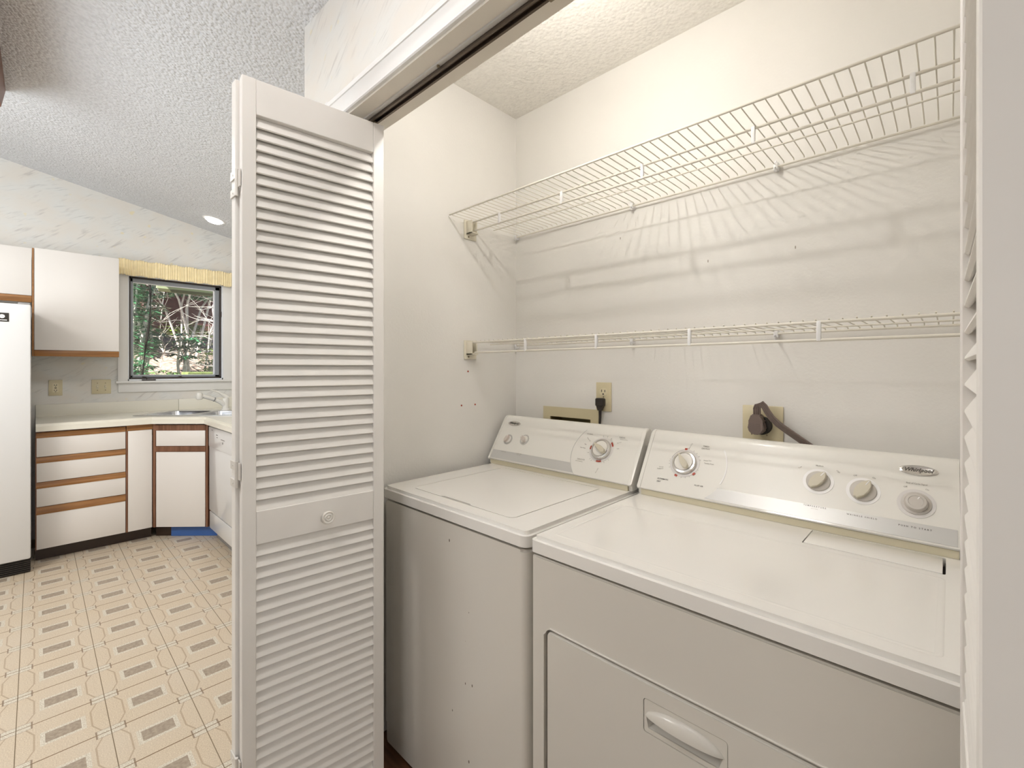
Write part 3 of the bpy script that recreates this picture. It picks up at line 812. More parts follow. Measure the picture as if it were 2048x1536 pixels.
# ------------------------------------------------------------------ wire shelves
def wire_shelf(name, label, y_front, rails, z, hang, clips_x, uprights):
    t = thing(name, label, 'wire shelf', (-.6, 1.38, z), 'white wire shelves in the closet')
    xa, xb = XL+.012, .252
    for y, zz, r in rails: obj('rail', MB().tube([(xa, y, zz), (xb, y, zz)], r, 10), 'wire', t)
    hy_, hz_ = hang
    obj('hang_rail', MB().tube([(xa+.03, hy_, hz_), (xb, hy_, hz_)], .0037, 10), 'wire', t)
    ys = [q[0] for q in rails]
    y0, y1 = min(ys), max(ys)
    zt = z+.0040
    w = MB().tube([(0, y0-.002, zt+.003), (0, y0+.004, zt), (0, y1-.004, zt), (0, y1+.001, zt-.004)], .0015, 6)
    first = None; k = 0; x = xa+.012
    while x < xb-.005:
        if first is None:
            first = obj('cross_wire', w, 'wire', t); first.data.transform(Matrix.Translation((t.location.x, 0, 0)))
            o = first
        else: o = first.copy(); C.objects.link(o); o.parent = t
        o.location.x = x-t.location.x
        x += .0254
    for x in uprights:
        obj('upright', MB().box(x-.0045, x+.0045, hy_-.0040, hy_+.0040, hz_-.002, z+.003, bev=.0015), 'clip_white', t)
    for x in clips_x:
        obj('wall_clip', MB().box(x-.006, x+.006, 1.508, 1.5285, z-.016, z+.006, bev=.0015).tube([(x, 1.512, z-.004), (x, 1.504, z-.012), (x, 1.512, z-.020)], .003, 8).lathe([(.0035, 0), (.003, .002)], frame((x, 1.509, z+.008), (1, 0, 0), (0, 0, 1)), 10), 'clip_white', t)
    # end bracket on the left wall
    b = MB().box(XL+.0005, XL+.006, 1.216, 1.282, z-.068, z+.010, bev=.002)
    b.box(XL+.006, XL+.040, 1.226, 1.262, z-.050, z-.044, bev=.001).box(XL+.006, XL+.040, 1.226, 1.231, z-.050, z+.004, bev=.001).box(XL+.006, XL+.034, 1.257, 1.262, z-.050, z+.002, bev=.001)
    obj('end_bracket', b, 'bracket', t)
    for zz, yy in ((z, 1.236), (z-.058, 1.238)): obj('screw', MB().lathe([(.0035, 0), (.003, .002)], frame((XL+.006, yy, zz), (0, 1, 0), (0, 0, 1)), 10), 'metal_dark', t)
    return t
wire_shelf('wire_shelf', 'upper deep white wire shelf near the closet ceiling', 1.134,
           [(1.134, 1.888, .0033), (1.245, 1.881, .0036), (1.375, 1.8775, .0022), (1.513, 1.875, .0031)], 1.881, (1.242, 1.843),
           [-1.425, -.842, -.371], [-1.258, -.957, -.657, -.355, -.055])
wire_shelf('wire_shelf', 'lower shallow white wire shelf just above the wall outlets', 1.24,
           [(1.242, 1.386, .0036), (1.355, 1.3825, .0022), (1.513, 1.383, .0031)], 1.386, (1.242, 1.345),
           [-1.425, -.842, -.371], [-1.123, -.817, -.516, -.217, .08])

# ------------------------------------------------------------------ things on the closet walls
for (y, z), lb in zip(((1.240, 1.268), (1.205, 1.129), (1.279, 1.129)), ('red plastic anchor in the left wall, highest of the three', 'red plastic anchor in the left wall, low and nearer the door', 'red plastic anchor in the left wall, low and nearer the corner')):
    o = obj('wall_anchor', MB().lathe([(.0035, 0), (.0035, .0015), (.002, .0018)], frame((XL, y, z), (0, 1, 0), (0, 0, 1)), 12), 'red')
    tag(o, lb, 'wall anchor', 'red anchors in the closet wall')
# duplex outlet
def outlet_face(root, x, z, yw, part='receptacle'):
    r = obj(part, MB().prism(rrect(x-.0165, x+.0165, z-.0145, z+.0145, .012, 5), frame((0, yw-.0055, 0), (1, 0, 0), (0, 0, 1)), .002), 'ivory_light', root)
    b = MB().box(x-.0085, x-.0060, yw-.0083, yw-.0073, z-.001, z+.0085).box(x+.0060, x+.0085, yw-.0083, yw-.0073, z-.001, z+.0075)
    b.lathe([(.0030, 0), (.0030, .0008)], frame((x, yw-.0075, z-.0085), (1, 0, 0), (0, 0, 1)), 12)
    obj('slots', b, 'dark', r, smooth=False)
o = thing('wall_outlet', 'ivory duplex outlet on the closet back wall with a black plug', 'outlet', (-.970, YB, 1.114))
obj('cover_plate', MB().box(-1.004, -.936, YB-.0055, YB-.0005, 1.114, 1.226, bev=.002), 'ivory', o)
outlet_face(o, -.970, 1.1895, YB); outlet_face(o, -.970, 1.1505, YB)
obj('screw', MB().lathe([(.0025, 0), (.002, .001)], frame((-.970, YB-.0055, 1.170), (1, 0, 0), (0, 0, 1)), 10), 'metal_dark', o)
# black plug and cord
o = thing('power_cord', 'black power cord of the washer plugged into the duplex outlet', 'power cord', (-.975, 1.51, 1.05))
pb = MB().box(-.993, -.957, YB-.032, YB-.0078, 1.134, 1.166, bev=.006, seg=3)
pb.prism([(-.990, 1.140), (-.960, 1.140), (-.968, 1.118), (-.982, 1.118)], frame((0, YB-.012, 0), (1, 0, 0), (0, 0, 1)), .017)
obj('plug', pb, 'black_plug', o)
obj('cord', MB().tube([(-.975, YB-.020, 1.125), (-.976, YB-.020, 1.09), (-.979, YB-.019, 1.05), (-.982, YB-.015, 1.00), (-.985, YB-.013, .93)], [.0065, .0050, .0045, .0045, .0045], 10), 'black_plug', o)
# recessed laundry box
o = thing('laundry_box', 'ivory recessed washer connection box in the back wall', 'supply box', (-1.133, YB, .93))
obj('flange', MB().holed([(-1.274, .93), (-.994, .93), (-.994, 1.118), (-1.274, 1.118)], [[(-1.236, .951), (-1.031, .951), (-1.031, 1.077), (-1.236, 1.077)]], frame((0, YB-.0005, 0), (1, 0, 0), (0, 0, 1)), .004), 'ivory', o, smooth=False)
obj('box_shell', MB().box(-1.240, -1.234, YB, YB+.075, .95, 1.078).box(-1.033, -1.027, YB, YB+.075, .95, 1.078).box(-1.24, -1.03, YB, YB+.075, 1.0765, 1.081).box(-1.24, -1.03, YB, YB+.075, .946, .951).box(-1.24, -1.03, YB+.07, YB+.075, .95, 1.08), 'box_inside_shade', o, smooth=False)
# dryer outlet
o = thing('dryer_outlet', 'square ivory dryer outlet plate with a round black socket', 'outlet', (-.41, YB, 1.057))
obj('cover_plate', MB().box(-.4665, -.3545, YB-.0065, YB-.0005, 1.057, 1.167, bev=.0025), 'ivory', o)
obj('socket', MB().lathe([(.0275, 0), (.0275, .012), (.025, .014)], frame((-.410, YB-.006, 1.108), (1, 0, 0), (0, 0, 1)), 32), 'dark', o)
for x in (-.440, -.398): obj('screw', MB().lathe([(.0025, 0), (.002, .001)], frame((x, YB-.0065, 1.079), (1, 0, 0), (0, 0, 1)), 10), 'metal_dark', o)
o = thing('power_cord', 'flat brown dryer cord looping from the big plug down behind the dryer', 'power cord', (-.41, 1.49, 1.06))
hd = MB()
hp_ = [(-.0135, .031), (.0135, .031), (.0165, .012), (.0225, -.004), (.0222, -.014), (.0165, -.024), (.008, -.029), (-.008, -.029), (-.0165, -.024), (-.0222, -.014), (-.0225, -.004), (-.0165, .012)]
hd.prism([(-.417+x, 1.112+z) for x, z in hp_], frame((0, YB-.020, 0), (1, 0, 0), (0, 0, 1)), .030)
bmesh.ops.bevel(hd.bm, geom=hd.bm.edges[:], offset=.003, segments=2, affect='EDGES')
for k in range(4): hd.box(-.428, -.406, YB-.0512, YB-.0495, 1.101-.006*k+.012, 1.1025-.006*k+.012)
obj('plug', hd, 'brown_cord', o)
path = [(-.417, 1.495, 1.140), (-.417, 1.493, 1.160), (-.413, 1.489, 1.1735), (-.404, 1.487, 1.176), (-.395, 1.487, 1.168), (-.388, 1.488, 1.154), (-.377, 1.490, 1.136), (-.361, 1.492, 1.119), (-.337, 1.494, 1.101), (-.308, 1.497, 1.080), (-.280, 1.500, 1.060), (-.255, 1.503, 1.038), (-.23, 1.505, 1.00)]
cord = MB()
for k in range(4):
    pts = []
    for i, p in enumerate(path):
        a = Vector(path[min(i+1, len(path)-1)])-Vector(path[max(i-1, 0)]); a.normalize()
        side = Vector((1, 0, 0)) if i < 2 else Vector((0, 1, 0)).cross(a).normalized()*-1
        if i < 2: side = Vector((1, 0, 0))
        w_ = Vector((side.x, 0, side.z)); f = min(1, max(0, (i-1)/3))
        sd = (Vector((1, 0, 0))*(1-f)+Vector((w_.x*.75, -.35, w_.z*.75))*f).normalized() if i < 8 else Vector((w_.x*.75, -.35, w_.z*.75)).normalized()
        pts.append(Vector(p)+sd*((k-1.5)*.0052))
    cord.tube(pts, .0031, 8)
obj('cord', cord, 'brown_cord', o)

# ------------------------------------------------------------------ kitchen: window
def wbox(y0, y1, z0, z1, x0, x1, bev=0): return MB().box(x0, x1, y0, y1, z0, z1, bev=bev)
win = thing('window_1', 'square kitchen window with dark bronze frame', 'window', (XW, .88, 1.19))
del win['category']; win['kind'] = 'structure'
b = MB()
for a in ((WY0, WY0+.012, WZ0, WZ1), (WY1-.012, WY1, WZ0, WZ1), (WY0, WY1, WZ1-.012, WZ1), (WY0, WY1, WZ0, WZ0+.012)): b.box(XW-.12, XW+.001, *a)
obj('window_jamb', b, 'vinyl_white', win, smooth=False)
b = MB()
fy0, fy1, fz0, fz1 = WY0+.012, WY1-.012, WZ0+.012, WZ1-.012
for a in ((fy0, fy0+.013, fz0, fz1), (fy1-.013, fy1, fz0, fz1), (fy0, fy1, fz1-.013, fz1), (fy0, fy1, fz0, fz0+.013)): b.box(XW-.06, XW-.022, *a)
obj('window_frame', b, 'bronze', win, smooth=False)
b = MB(); fy0 += .013; fy1 -= .013; fz0 += .013; fz1 -= .013
for a in ((fy0, fy0+.016, fz0, fz1), (fy1-.034, fy1, fz0, fz1), (fy0, fy1, fz1-.030, fz1), (fy0, fy1, fz0, fz0+.018)): b.box(XW-.07, XW-.034, *a, bev=.002)
obj('window_sash', b, 'sash_grey', win, smooth=False)
b = MB()
for a in ((fy0+.016, fy0+.020, fz0+.02, fz1-.03), (fy1-.041, fy1-.034, fz0+.02, fz1-.03), (fy0+.016, fy1-.034, fz1-.035, fz1-.030), (fy0+.016, fy1-.034, fz0+.018, fz0+.022)): b.box(XW-.075, XW-.045, *a)
obj('glazing_bead', b, 'vinyl_white', win, smooth=False)
obj('pane', wbox(fy0+.014, fy1-.036, fz0+.016, fz1-.032, XW-.066, XW-.062), 'glass', win, smooth=False)
obj('latch', wbox(WY1-.03, WY1-.008, 1.765, 1.815, XW-.022, XW-.006, .002), 'bronze', win)
obj('latch', wbox(.885, .908, WZ0+.020, WZ0+.036, XW-.034, XW-.016, .002), 'bronze', win)
obj('crank_handle', MB().box(XW-.02, XW+.012, .625, .72, WZ0-.001, WZ0+.010, bev=.003).tube([(XW-.005, .66, WZ0+.008), (XW+.004, .655, WZ0+.026), (XW+.01, .628, WZ0+.030)], .005, 8), 'bronze', win)
# casing, sill, apron
b = MB().box(XW, XW+.016, .469, WY0+.004, WZ0-.02, WZ1+.07, bev=.003).box(XW, XW+.016, WY1-.004, 1.345, WZ0-.02, WZ1+.07, bev=.003).box(XW, XW+.016, .469, 1.345, WZ1-.004, WZ1+.07, bev=.003)
struct('trim_7', b, 'trim_paint', 'cream casing around the kitchen window')
struct('trim_8', B(XW, XW+.045, .455, 1.36, WZ0-.020, WZ0-.002, bev=.005), 'trim_paint', 'window stool')
struct('trim_9', B(XW, XW+.015, .472, 1.345, 1.082, WZ0-.020, bev=.003), 'trim_paint', 'window apron')
# gathered valance
v = MB(); K = 260; rows = []
for zz, amp in ((2.050, 1.0), (2.058, .7), (2.085, .95), (2.12, .8), (2.150, .7), (2.172, .9), (2.180, 1)):
    row = []
    for i in range(K+1):
        y = .470+i*(1.375-.470)/K
        ph = i*1.25+1.3*math.sin(i*.31)+.9*math.sin(i*.117)
        dz = .004*math.sin(i*.19)+(.003*math.sin(ph) if zz > 2.17 or zz < 2.055 else 0)
        row.append(v.bm.verts.new((XW+.055+amp*.0045*math.sin(ph)+.003*math.sin(i*.07+zz*9), y, zz+dz)))
    rows.append(row)
for A, Bv in zip(rows, rows[1:]):
    for i in range(K): v.bm.faces.new((A[i], A[i+1], Bv[i+1], Bv[i]))
va = thing('window_valance', 'gathered pale yellow fabric valance over the kitchen window', 'valance', (XW+.05, .92, 2.05))
f = obj('fabric', v, 'valance', va, flat_angle=180)
sd = f.modifiers.new('s', 'SOLIDIFY'); sd.thickness = .002
obj('curtain_rod', MB().box(XW+.001, XW+.046, .478, .486, 2.150, 2.166).box(XW+.001, XW+.046, 1.36, 1.368, 2.150, 2.166).box(XW+.038, XW+.046, .478, 1.368, 2.150, 2.166), 'clip_white', va, smooth=False)

# ------------------------------------------------------------------ kitchen: wall plates
o = thing('wall_outlet', 'ivory kitchen outlet with test buttons, beside the refrigerator', 'outlet', (XW, .108, 1.07))
obj('cover_plate', wbox(.070, .146, 1.072, 1.192, XW+.0005, XW+.006, .002), 'ivory', o)
r_ = obj('receptacle', wbox(.092, .124, 1.098, 1.166, XW+.006, XW+.0075), 'ivory_light', o, smooth=False)
obj('slots', MB().box(XW+.0075, XW+.0085, .100, .103, 1.148, 1.158).box(XW+.0075, XW+.0085, .112, .115, 1.148, 1.158).box(XW+.0075, XW+.0085, .105, .111, 1.143, 1.147).box(XW+.0075, XW+.0095, .102, .114, 1.128, 1.134).box(XW+.0075, XW+.0085, .100, .103, 1.108, 1.118).box(XW+.0075, XW+.0085, .112, .115, 1.108, 1.118).box(XW+.0075, XW+.0085, .105, .111, 1.100, 1.104), 'dark', r_, smooth=False)
o = thing('light_switch', 'ivory double switch plate left of the kitchen window', 'light switch', (XW, .37, 1.07))
obj('cover_plate', wbox(.311, .4286, 1.076, 1.191, XW+.0005, XW+.006, .002), 'ivory', o)
for y in (.346, .394):
    s_ = obj('toggle', MB().box(XW+.006, XW+.016, y-.004, y+.004, 1.128, 1.142, bev=.002), 'ivory_light', o)
    obj('toggle_slot', MB().box(XW+.006, XW+.0068, y-.007, y+.007, 1.119, 1.147), 'knob_beige', o, smooth=False)
    for z in (1.105, 1.162): obj('screw', wbox(y-.003, y+.003, z-.003, z+.003, XW+.006, XW+.007), 'metal_dark', o, smooth=False)

# ------------------------------------------------------------------ kitchen: cabinets
XC = -4.33
def front(root, name, y0, y1, z0, z1, m='laminate', x=XC, t=.018, **k): return obj(name, wbox(y0, y1, z0, z1, x-t, x, .0015), m, root, **k)
o = thing('base_cabinet', 'white laminate base cabinet with four drawers and wooden finger pulls', 'cabinet', (-4.6, .23, 0))
obj('carcass', MB().box(XW+.002, XC-.019, .002, .460, .085, .862), 'oak_dark', o, smooth=False, label='dark stained cabinet body')
obj('toe_kick', B(-4.42, -4.40, .002, .612, 0.001, .085), 'toe', o, smooth=False)
tops = [(.855, .821, .697), (.694, .655, .530), (.527, .488, .367), (.364, .316, .087)]
for zt_, zp, zb in tops:
    dr = front(o, 'drawer', .006, .4545, zb, zp)
    obj('finger_pull', MB().prism([(XC-.016, zp), (XC+.002, zp), (XC+.002, zp+.012), (XC-.006, zt_), (XC-.016, zt_)], frame((0, .456, 0), (1, 0, 0), (0, 0, 1)), .452), 'oak', dr, smooth=False)
obj('side_strip', B(XC-.018, XC-.001, .0005, .0055, .085, .86), 'oak_dark', o, smooth=False)
o = thing('base_cabinet', 'narrow white laminate base panel between the drawers and the corner sink', 'cabinet', (-4.6, .53, 0))
obj('carcass', B(XW+.002, XC-.019, .4605, .610, .085, .745), 'oak_dark', o, smooth=False)
front(o, 'door', .469, .608, .087, .822)
obj('top_strip', B(XC-.016, XC-.001, .4605, .612, .824, .862), 'oak', o, smooth=False)
obj('side_strip', B(XC-.018, XC-.002, .4570, .4680, .085, .824), 'oak_dark', o, smooth=False)
# corner sink cabinet, local frame along the 45 degree front
R2 = math.sqrt(.5)
cf_ = Matrix((Vector((R2, R2, 0)), Vector((-R2, R2, 0)), Vector((0, 0, 1)))).transposed().to_4x4(); cf_.translation = Vector((XC, .612, 0))
LC = .413
o = thing('sink_cabinet', 'diagonal corner sink cabinet with white door and wooden pulls', 'cabinet', (-4.3, .9, 0))
obj('carcass', MB().prism([(XC-.03, .615), (-4.042+.0, .925), (-4.045, YK-.005), (XW+.005, YK-.005), (XW+.005, .613)], frame((0, 0, .085), (1, 0, 0), (0, 1, 0)), .63), 'oak_dark', o, smooth=False)
def cb(name, a0, a1, z0, z1, m, n0=-.002, n1=.016, par=None, bev=.0012):
    return obj(name, MB().box(a0, a1, n0, n1, z0, z1, bev=bev, mtx=cf_), m, par or o)
cb('drawer_front', .026, LC-.024, .697, .813, 'laminate')
dd_ = cb('door', .026, LC-.024, .088, .652, 'laminate')
cb('finger_pull', .022, LC-.020, .814, .856, 'oak_dark', -.004, .014, bev=0)
cb('finger_pull', .022, LC-.020, .654, .695, 'oak_dark', -.005, .014, bev=0)
cb('stile', .002, .021, .086, .862, 'oak_dark', bev=0); cb('stile', LC-.019, LC-.002, .086, .862, 'oak_dark', bev=0)
obj('toe_kick', MB().box(-.02, .20, .06, .075, .001, .085, mtx=cf_), 'toe', o, smooth=False)
obj('toe_kick', MB().box(.10, LC+.05, .052, .060, .001, .085, mtx=cf_), 'toe_daylight', o, smooth=False, label='toe kick stretch coloured blue for reflected daylight')
# dishwasher
o = thing('dishwasher', 'white built-in dishwasher right of the corner sink', 'dishwasher', (-3.72, 1.2, 0))
obj('tub', B(-4.02, -3.42, .93, 1.5, .09, .745), 'grey_plastic', o, smooth=False)
dw = obj('door', B(-4.016, -3.424, .904, .929, .222, .847, bev=.004), 'appliance_white', o)
obj('control_panel', B(-4.012, -3.428, .9005, .9039, .700, .845, bev=.0015), 'appliance_white', o)
obj('access_panel', B(-4.012, -3.428, .906, .926, .087, .212, bev=.003), 'appliance_white', o)
obj('kick_plate', B(-4.012, -3.424, .955, .965, .001, .087), 'grey_plastic', o, smooth=False)
b = MB()
for x0, x1, z0_, z1_ in ((-3.93, -3.90, .825, .829), (-3.81, -3.77, .800, .805), (-3.80, -3.77, .784, .788), (-3.69, -3.60, .779, .783), (-3.65, -3.637, .752, .766)): b.box(x0, x1, .8998, .9006, z0_, z1_)
obj('printed_marks', b, 'ink', o, smooth=False)['kind'] = 'stuff'
o = thing('base_cabinet', 'white base cabinet past the dishwasher, mostly behind the louvred door', 'cabinet', (-3.0, 1.2, 0))
obj('carcass', B(-3.415, -1.74, .924, 1.5, .085, .862), 'laminate', o, smooth=False)
for k in range(3): obj('door', B(-3.412+k*.557, -2.860+k*.557, .905, .923, .088, .822, bev=.0015), 'laminate', o)
obj('toe_kick', B(-3.415, -1.74, .975, .985, .001, .085), 'toe', o, smooth=False)

# countertop with sink cutout
ZC0, ZC1 = .866, .915
yf = .612-.012; e = .03
outer = [(XW+.002, .002), (XC+e, .002), (XC+e, .600), (-4.018, .884-.012), (-4.018+.0, .8725), (-1.74, .8725), (-1.74, YK-.002), (XW+.002, YK-.002)]
outer = [(XW+.002, .002), (XC+e, .002), (XC+e, .5985), (-4.026, .8725), (-1.74, .8725), (-1.74, YK-.002), (XW+.002, YK-.002)]
sc = Matrix((Vector((R2, R2, 0)), Vector((-R2, R2, 0)), Vector((0, 0, 1)))).transposed().to_4x4(); sc.translation = Vector((-4.395, .950, ZC1))
def sp2(a, b): q = sc @ Vector((a, b, 0)); return (q.x, q.y)
hole = [sp2(*p) for p in rrect(-.36, .36, -.195, .175, .04, 4)]
ct = MB().holed(outer, [hole], frame((0, 0, ZC0), (1, 0, 0), (0, 1, 0)), ZC1-ZC0)
ct.bm.normal_update()
es = [e_ for e_ in ct.bm.edges if all(abs(v_.co.z-ZC1) < 1e-5 for v_ in e_.verts) and any(abs(f_.normal.z) < .3 for f_ in e_.link_faces) and all((v_.co.y < .61 and v_.co.x > XC) or (v_.co.y < .88) for v_ in e_.verts) and all(((v_.co.x-(XC+e))+(v_.co.y-.6))*0 == 0 for v_ in e_.verts)]
es = [e_ for e_ in es if sum(1 for v_ in e_.verts if v_.co.x > -4.31 or v_.co.y > .87) == 2]
bmesh.ops.bevel(ct.bm, geom=es, offset=.016, segments=4, affect='EDGES')
top_o = thing('countertop', 'cream laminate countertop wrapping the corner with a low backsplash', 'countertop', (-4.4, .6, ZC0))
obj('worktop', ct, 'counter', top_o, flat_angle=30)
obj('backsplash', B(XW+.001, XW+.020, .002, .878, ZC1-.001, 1.008, bev=.003), 'counter', top_o)
obj('backsplash', B(XW+.001, XW+.020, .880, YK-.002, ZC1-.001, 1.008, bev=.003), 'counter', top_o)
obj('backsplash', B(XW+.021, -1.74, YK-.020, YK-.001, ZC1-.001, 1.008, bev=.003), 'counter', top_o)
# sink
o = thing('sink', 'double bowl stainless steel sink set diagonally in the corner', 'sink', (-4.375, .965, ZC1))
b = MB(); fm = sc @ Matrix.Translation((0, 0, .001))
holesS = [rrect(-.345, -.012, -.175, .155, .045, 4), rrect(.012, .345, -.175, .155, .045, 4)]
b.holed(rrect(-.405, .405, -.225, .255, .03, 4), holesS, fm, .004)
obj('rim', b, 'steel', o, flat_angle=25)
for H_ in holesS:
    b = MB()
    cx = sum(p[0] for p in H_)/len(H_); cy = sum(p[1] for p in H_)/len(H_)
    rings = []
    for q, zz in ((1, .003), (.99, -.01), (.97, -.13), (.88, -.155), (.3, -.16)):
        rings.append([b.bm.verts.new(sc @ Vector((cx+(x-cx)*q, cy+(y-cy)*q, zz))) for x, y in H_])
    for A, Bv in zip(rings, rings[1:]):
        for k in range(len(A)): b.bm.faces.new((A[k], A[(k+1) % len(A)], Bv[(k+1) % len(A)], Bv[k]))
    b.bm.faces.new(rings[-1])
    obj('bowl', b, 'steel', o, flat_angle=50)
# faucet
fx, fy, fz = -4.56, 1.150, ZC1+.005
o = thing('faucet', 'almond single-lever kitchen faucet with pull-out spray head', 'faucet', (fx, fy, fz))
obj('base', MB().lathe([(.034, 0), (.034, .006), (.026, .012), (.025, .075), (.026, .095), (.022, .102)], Matrix.Translation((fx, fy, fz)), 28), 'faucet', o)
obj('spout', MB().tube([(fx, fy, fz+.040), (fx+.004, fy-.04, fz+.072), (fx+.008, fy-.08, fz+.092), (fx+.012, fy-.12, fz+.108), (fx+.018, fy-.18, fz+.130)], [.024, .020, .017, .0165, .0175], 16), 'faucet', o)
obj('joint_ring', MB().tube([(fx+.009, fy-.084, fz+.0935), (fx+.0095, fy-.092, fz+.097)], .0182, 16), 'grey_plastic', o)
obj('spray_head', MB().lathe([(.018, -.030), (.0225, -.026), (.025, -.008), (.025, .010), (.020, .024), (.010, .030), (.001, .031)], Matrix.Translation((fx+.020, fy-.198, fz+.130)), 24), 'faucet', o)
obj('lever', MB().tube([(fx, fy+.01, fz+.106), (fx, fy-.01, fz+.125), (fx+.003, fy-.06, fz+.158), (fx+.006, fy-.115, fz+.178)], [.022, .017, .007, .004], 12), 'faucet', o)

# upper cabinets
XU = -4.62
o = thing('wall_cabinet', 'large white wall cabinet with wooden bottom rail beside the window', 'cabinet', (-4.78, .22, 1.369))
obj('carcass', B(XW+.002, XU-.019, -.006, .446, 1.369, 2.120), 'laminate', o, smooth=False)
obj('door', wbox(-.004, .4465, 1.411, 2.125, XU-.018, XU, .0015), 'laminate', o)
obj('bottom_rail', wbox(-.006, .4468, 1.367, 1.409, XU-.020, XU+.003, .001), 'oak', o)
obj('side_strip', wbox(-.0155, -.0062, 1.367, 2.122, XU-.020, XU-.001), 'oak', o, smooth=False)
o = thing('wall_cabinet', 'short white wall cabinet above the refrigerator with wooden bottom rail', 'cabinet', (-4.78, -.4, 1.741))
obj('carcass', B(XW+.002, XU-.019, -.80, -.018, 1.741, 2.110), 'laminate', o, smooth=False)
for y0, y1 in ((-.80, -.412), (-.408, -.0175)):
    obj('door', wbox(y0, y1, 1.788, 2.117, XU-.018, XU, .0015), 'laminate', o)
obj('bottom_rail', wbox(-.80, -.0165, 1.741, 1.786, XU-.020, XU+.003, .001), 'oak', o)
# refrigerator
XR = -4.16
o = thing('refrigerator', 'white refrigerator at the left edge with a small black badge', 'refrigerator', (-4.5, -.4, 0))
obj('cabinet', B(-4.90, XR-.055, -.79, -.026, .02, 1.668), 'appliance_white', o, smooth=False)
obj('side_liner', B(-4.90, XR-.050, -.0255, -.0215, .02, 1.672), 'toe', o, smooth=False, label='dark brown end panel beside the refrigerator')
fd = obj('door', wbox(-.430, -.0185, .088, 1.681, XR-.048, XR, .010), 'appliance_white', o)
obj('door', wbox(-.79, -.436, .088, 1.681, XR-.048, XR, .010), 'appliance_white', o)
obj('hinge_cover', wbox(-.075, -.022, 1.680, 1.692, XR-.06, XR-.02, .003), 'grey_plastic', o)
bg_ = obj('badge', wbox(-.168, -.111, 1.566, 1.620, XR, XR+.003, .001), 'dark', fd)
ring_b = MB()
fr = frame((XR+.003, -.1395, 1.598), (0, 1, 0), (0, 0, 1))
ring_b.lathe([(.0115, 0), (.0115, .001), (.0095, .001), (.0095, .0002)], fr, 24).lathe([(.0055, 0), (.0055, .001), (.003, .0012)], fr, 16)
ring_b.box(XR+.003, XR+.0038, -.160, -.119, 1.574, 1.577)
obj('emblem', ring_b, 'silver', fd)
gb = MB().box(XR-.045, XR-.022, -.79, -.020, .004, .084)
for k in range(6): gb.box(XR-.022, XR-.012, -.79, -.022, .010+.012*k, .016+.012*k, bev=.001)
obj('grille', gb, 'dark', o)

# recessed ceiling light
lx, ly = -4.49, 1.046; lz = ceil_z(lx, ly)
nrm = Vector((-.0288, -.1939, -1)).normalized()*1.0
nrm = Vector((-.0288, -.1939, -1)).normalized()
ax = Vector((0, 1, -.1939)).normalized(); ay = nrm.cross(ax).normalized()
fm = Matrix((ax, ay, nrm)).transposed().to_4x4(); fm.translation = Vector((lx, ly, lz))
o = thing('recessed_light', 'round recessed ceiling light above the kitchen sink', 'ceiling light', (lx, ly, lz))
obj('trim_ring', MB().lathe([(.068, .0005), (.084, .0005), (.086, .003), (.080, .006), (.068, .006)], fm, 40), 'clip_white', o)
obj('bulb', MB().lathe([(.066, .001), (.062, .012), (.045, .024), (.020, .030), (.001, .031)], fm, 32), 'lamp_glow', o, label='lit white bulb face')

# wooden beam under the ceiling, its slanted end enters the picture at the left edge
zb = ceil_z(-3.5, -.105)
mb = MB().prism([(-3.50, zb+.02), (-3.50, zb-.002), (-3.04, 2.440), (2.6, 2.440), (2.6, zb-.05)], frame((0, -.105, 0), (1, 0, 0), (0, 0, 1)), .16)
struct('trim_10', mb, 'fan_wood', 'reddish brown wooden ceiling beam end at the upper left edge', smooth=False)

# ------------------------------------------------------------------ outside the kitchen window
def gz(x, y):
    d = -5.3-x
    return max(-.3, -.25+.42*max(0, d)+.10*math.sin(y*1.7+x)+.06*math.sin(x*3.1+y*2.3)) if d < 3.6 else 1.262+.36*(d-3.6)+.10*math.sin(y*1.7+x)+.06*math.sin(x*3.1+y*2.3)
gm = MB(); NX, NY = 60, 60; vs = []
for i in range(NX+1):
    x = -5.15-i*(17.0/NX)
    vs.append([gm.bm.verts.new((x, -7+j*(22/NY), gz(x, -7+j*(22/NY))+random.uniform(-.05, .05))) for j in range(NY+1)])
for i in range(NX):
    for j in range(NY): gm.bm.faces.new((vs[i][j], vs[i][j+1], vs[i+1][j+1], vs[i+1][j]))
struct('ground', gm, 'litter', 'leaf-strewn bank rising outside the window')
struct('eave', MB().box(-6.95, -5.10, 1.02, 6, 2.40, 2.44).box(-6.98, -6.945, 1.02, 6, 2.258, 2.44), 'soffit', 'pale green eave over the window', smooth=False)
struct('eave_strip', MB().box(-6.985, -6.94, 1.04, 6, 2.222, 2.258), 'fascia', 'dark strip under the eave board')  # thin dark strip below the pale green board
tag(obj('shed', MB().box(-12.6, -10.9, 1.25, 2.75, 1.8, 2.95).prism([(-12.8, 2.9), (-10.7, 2.9), (-11.75, 3.4)], frame((0, 2.9, 0), (1, 0, 0), (0, 0, 1)), 1.8), 'siding', smooth=False), 'dark red wooden shed behind the trees', 'shed')
tag(obj('planter_box', MB().box(-7.30, -6.95, 1.33, 1.62, .55, 1.235, bev=.01), 'moss', smooth=False), 'mossy green box low in the window view', 'planter')

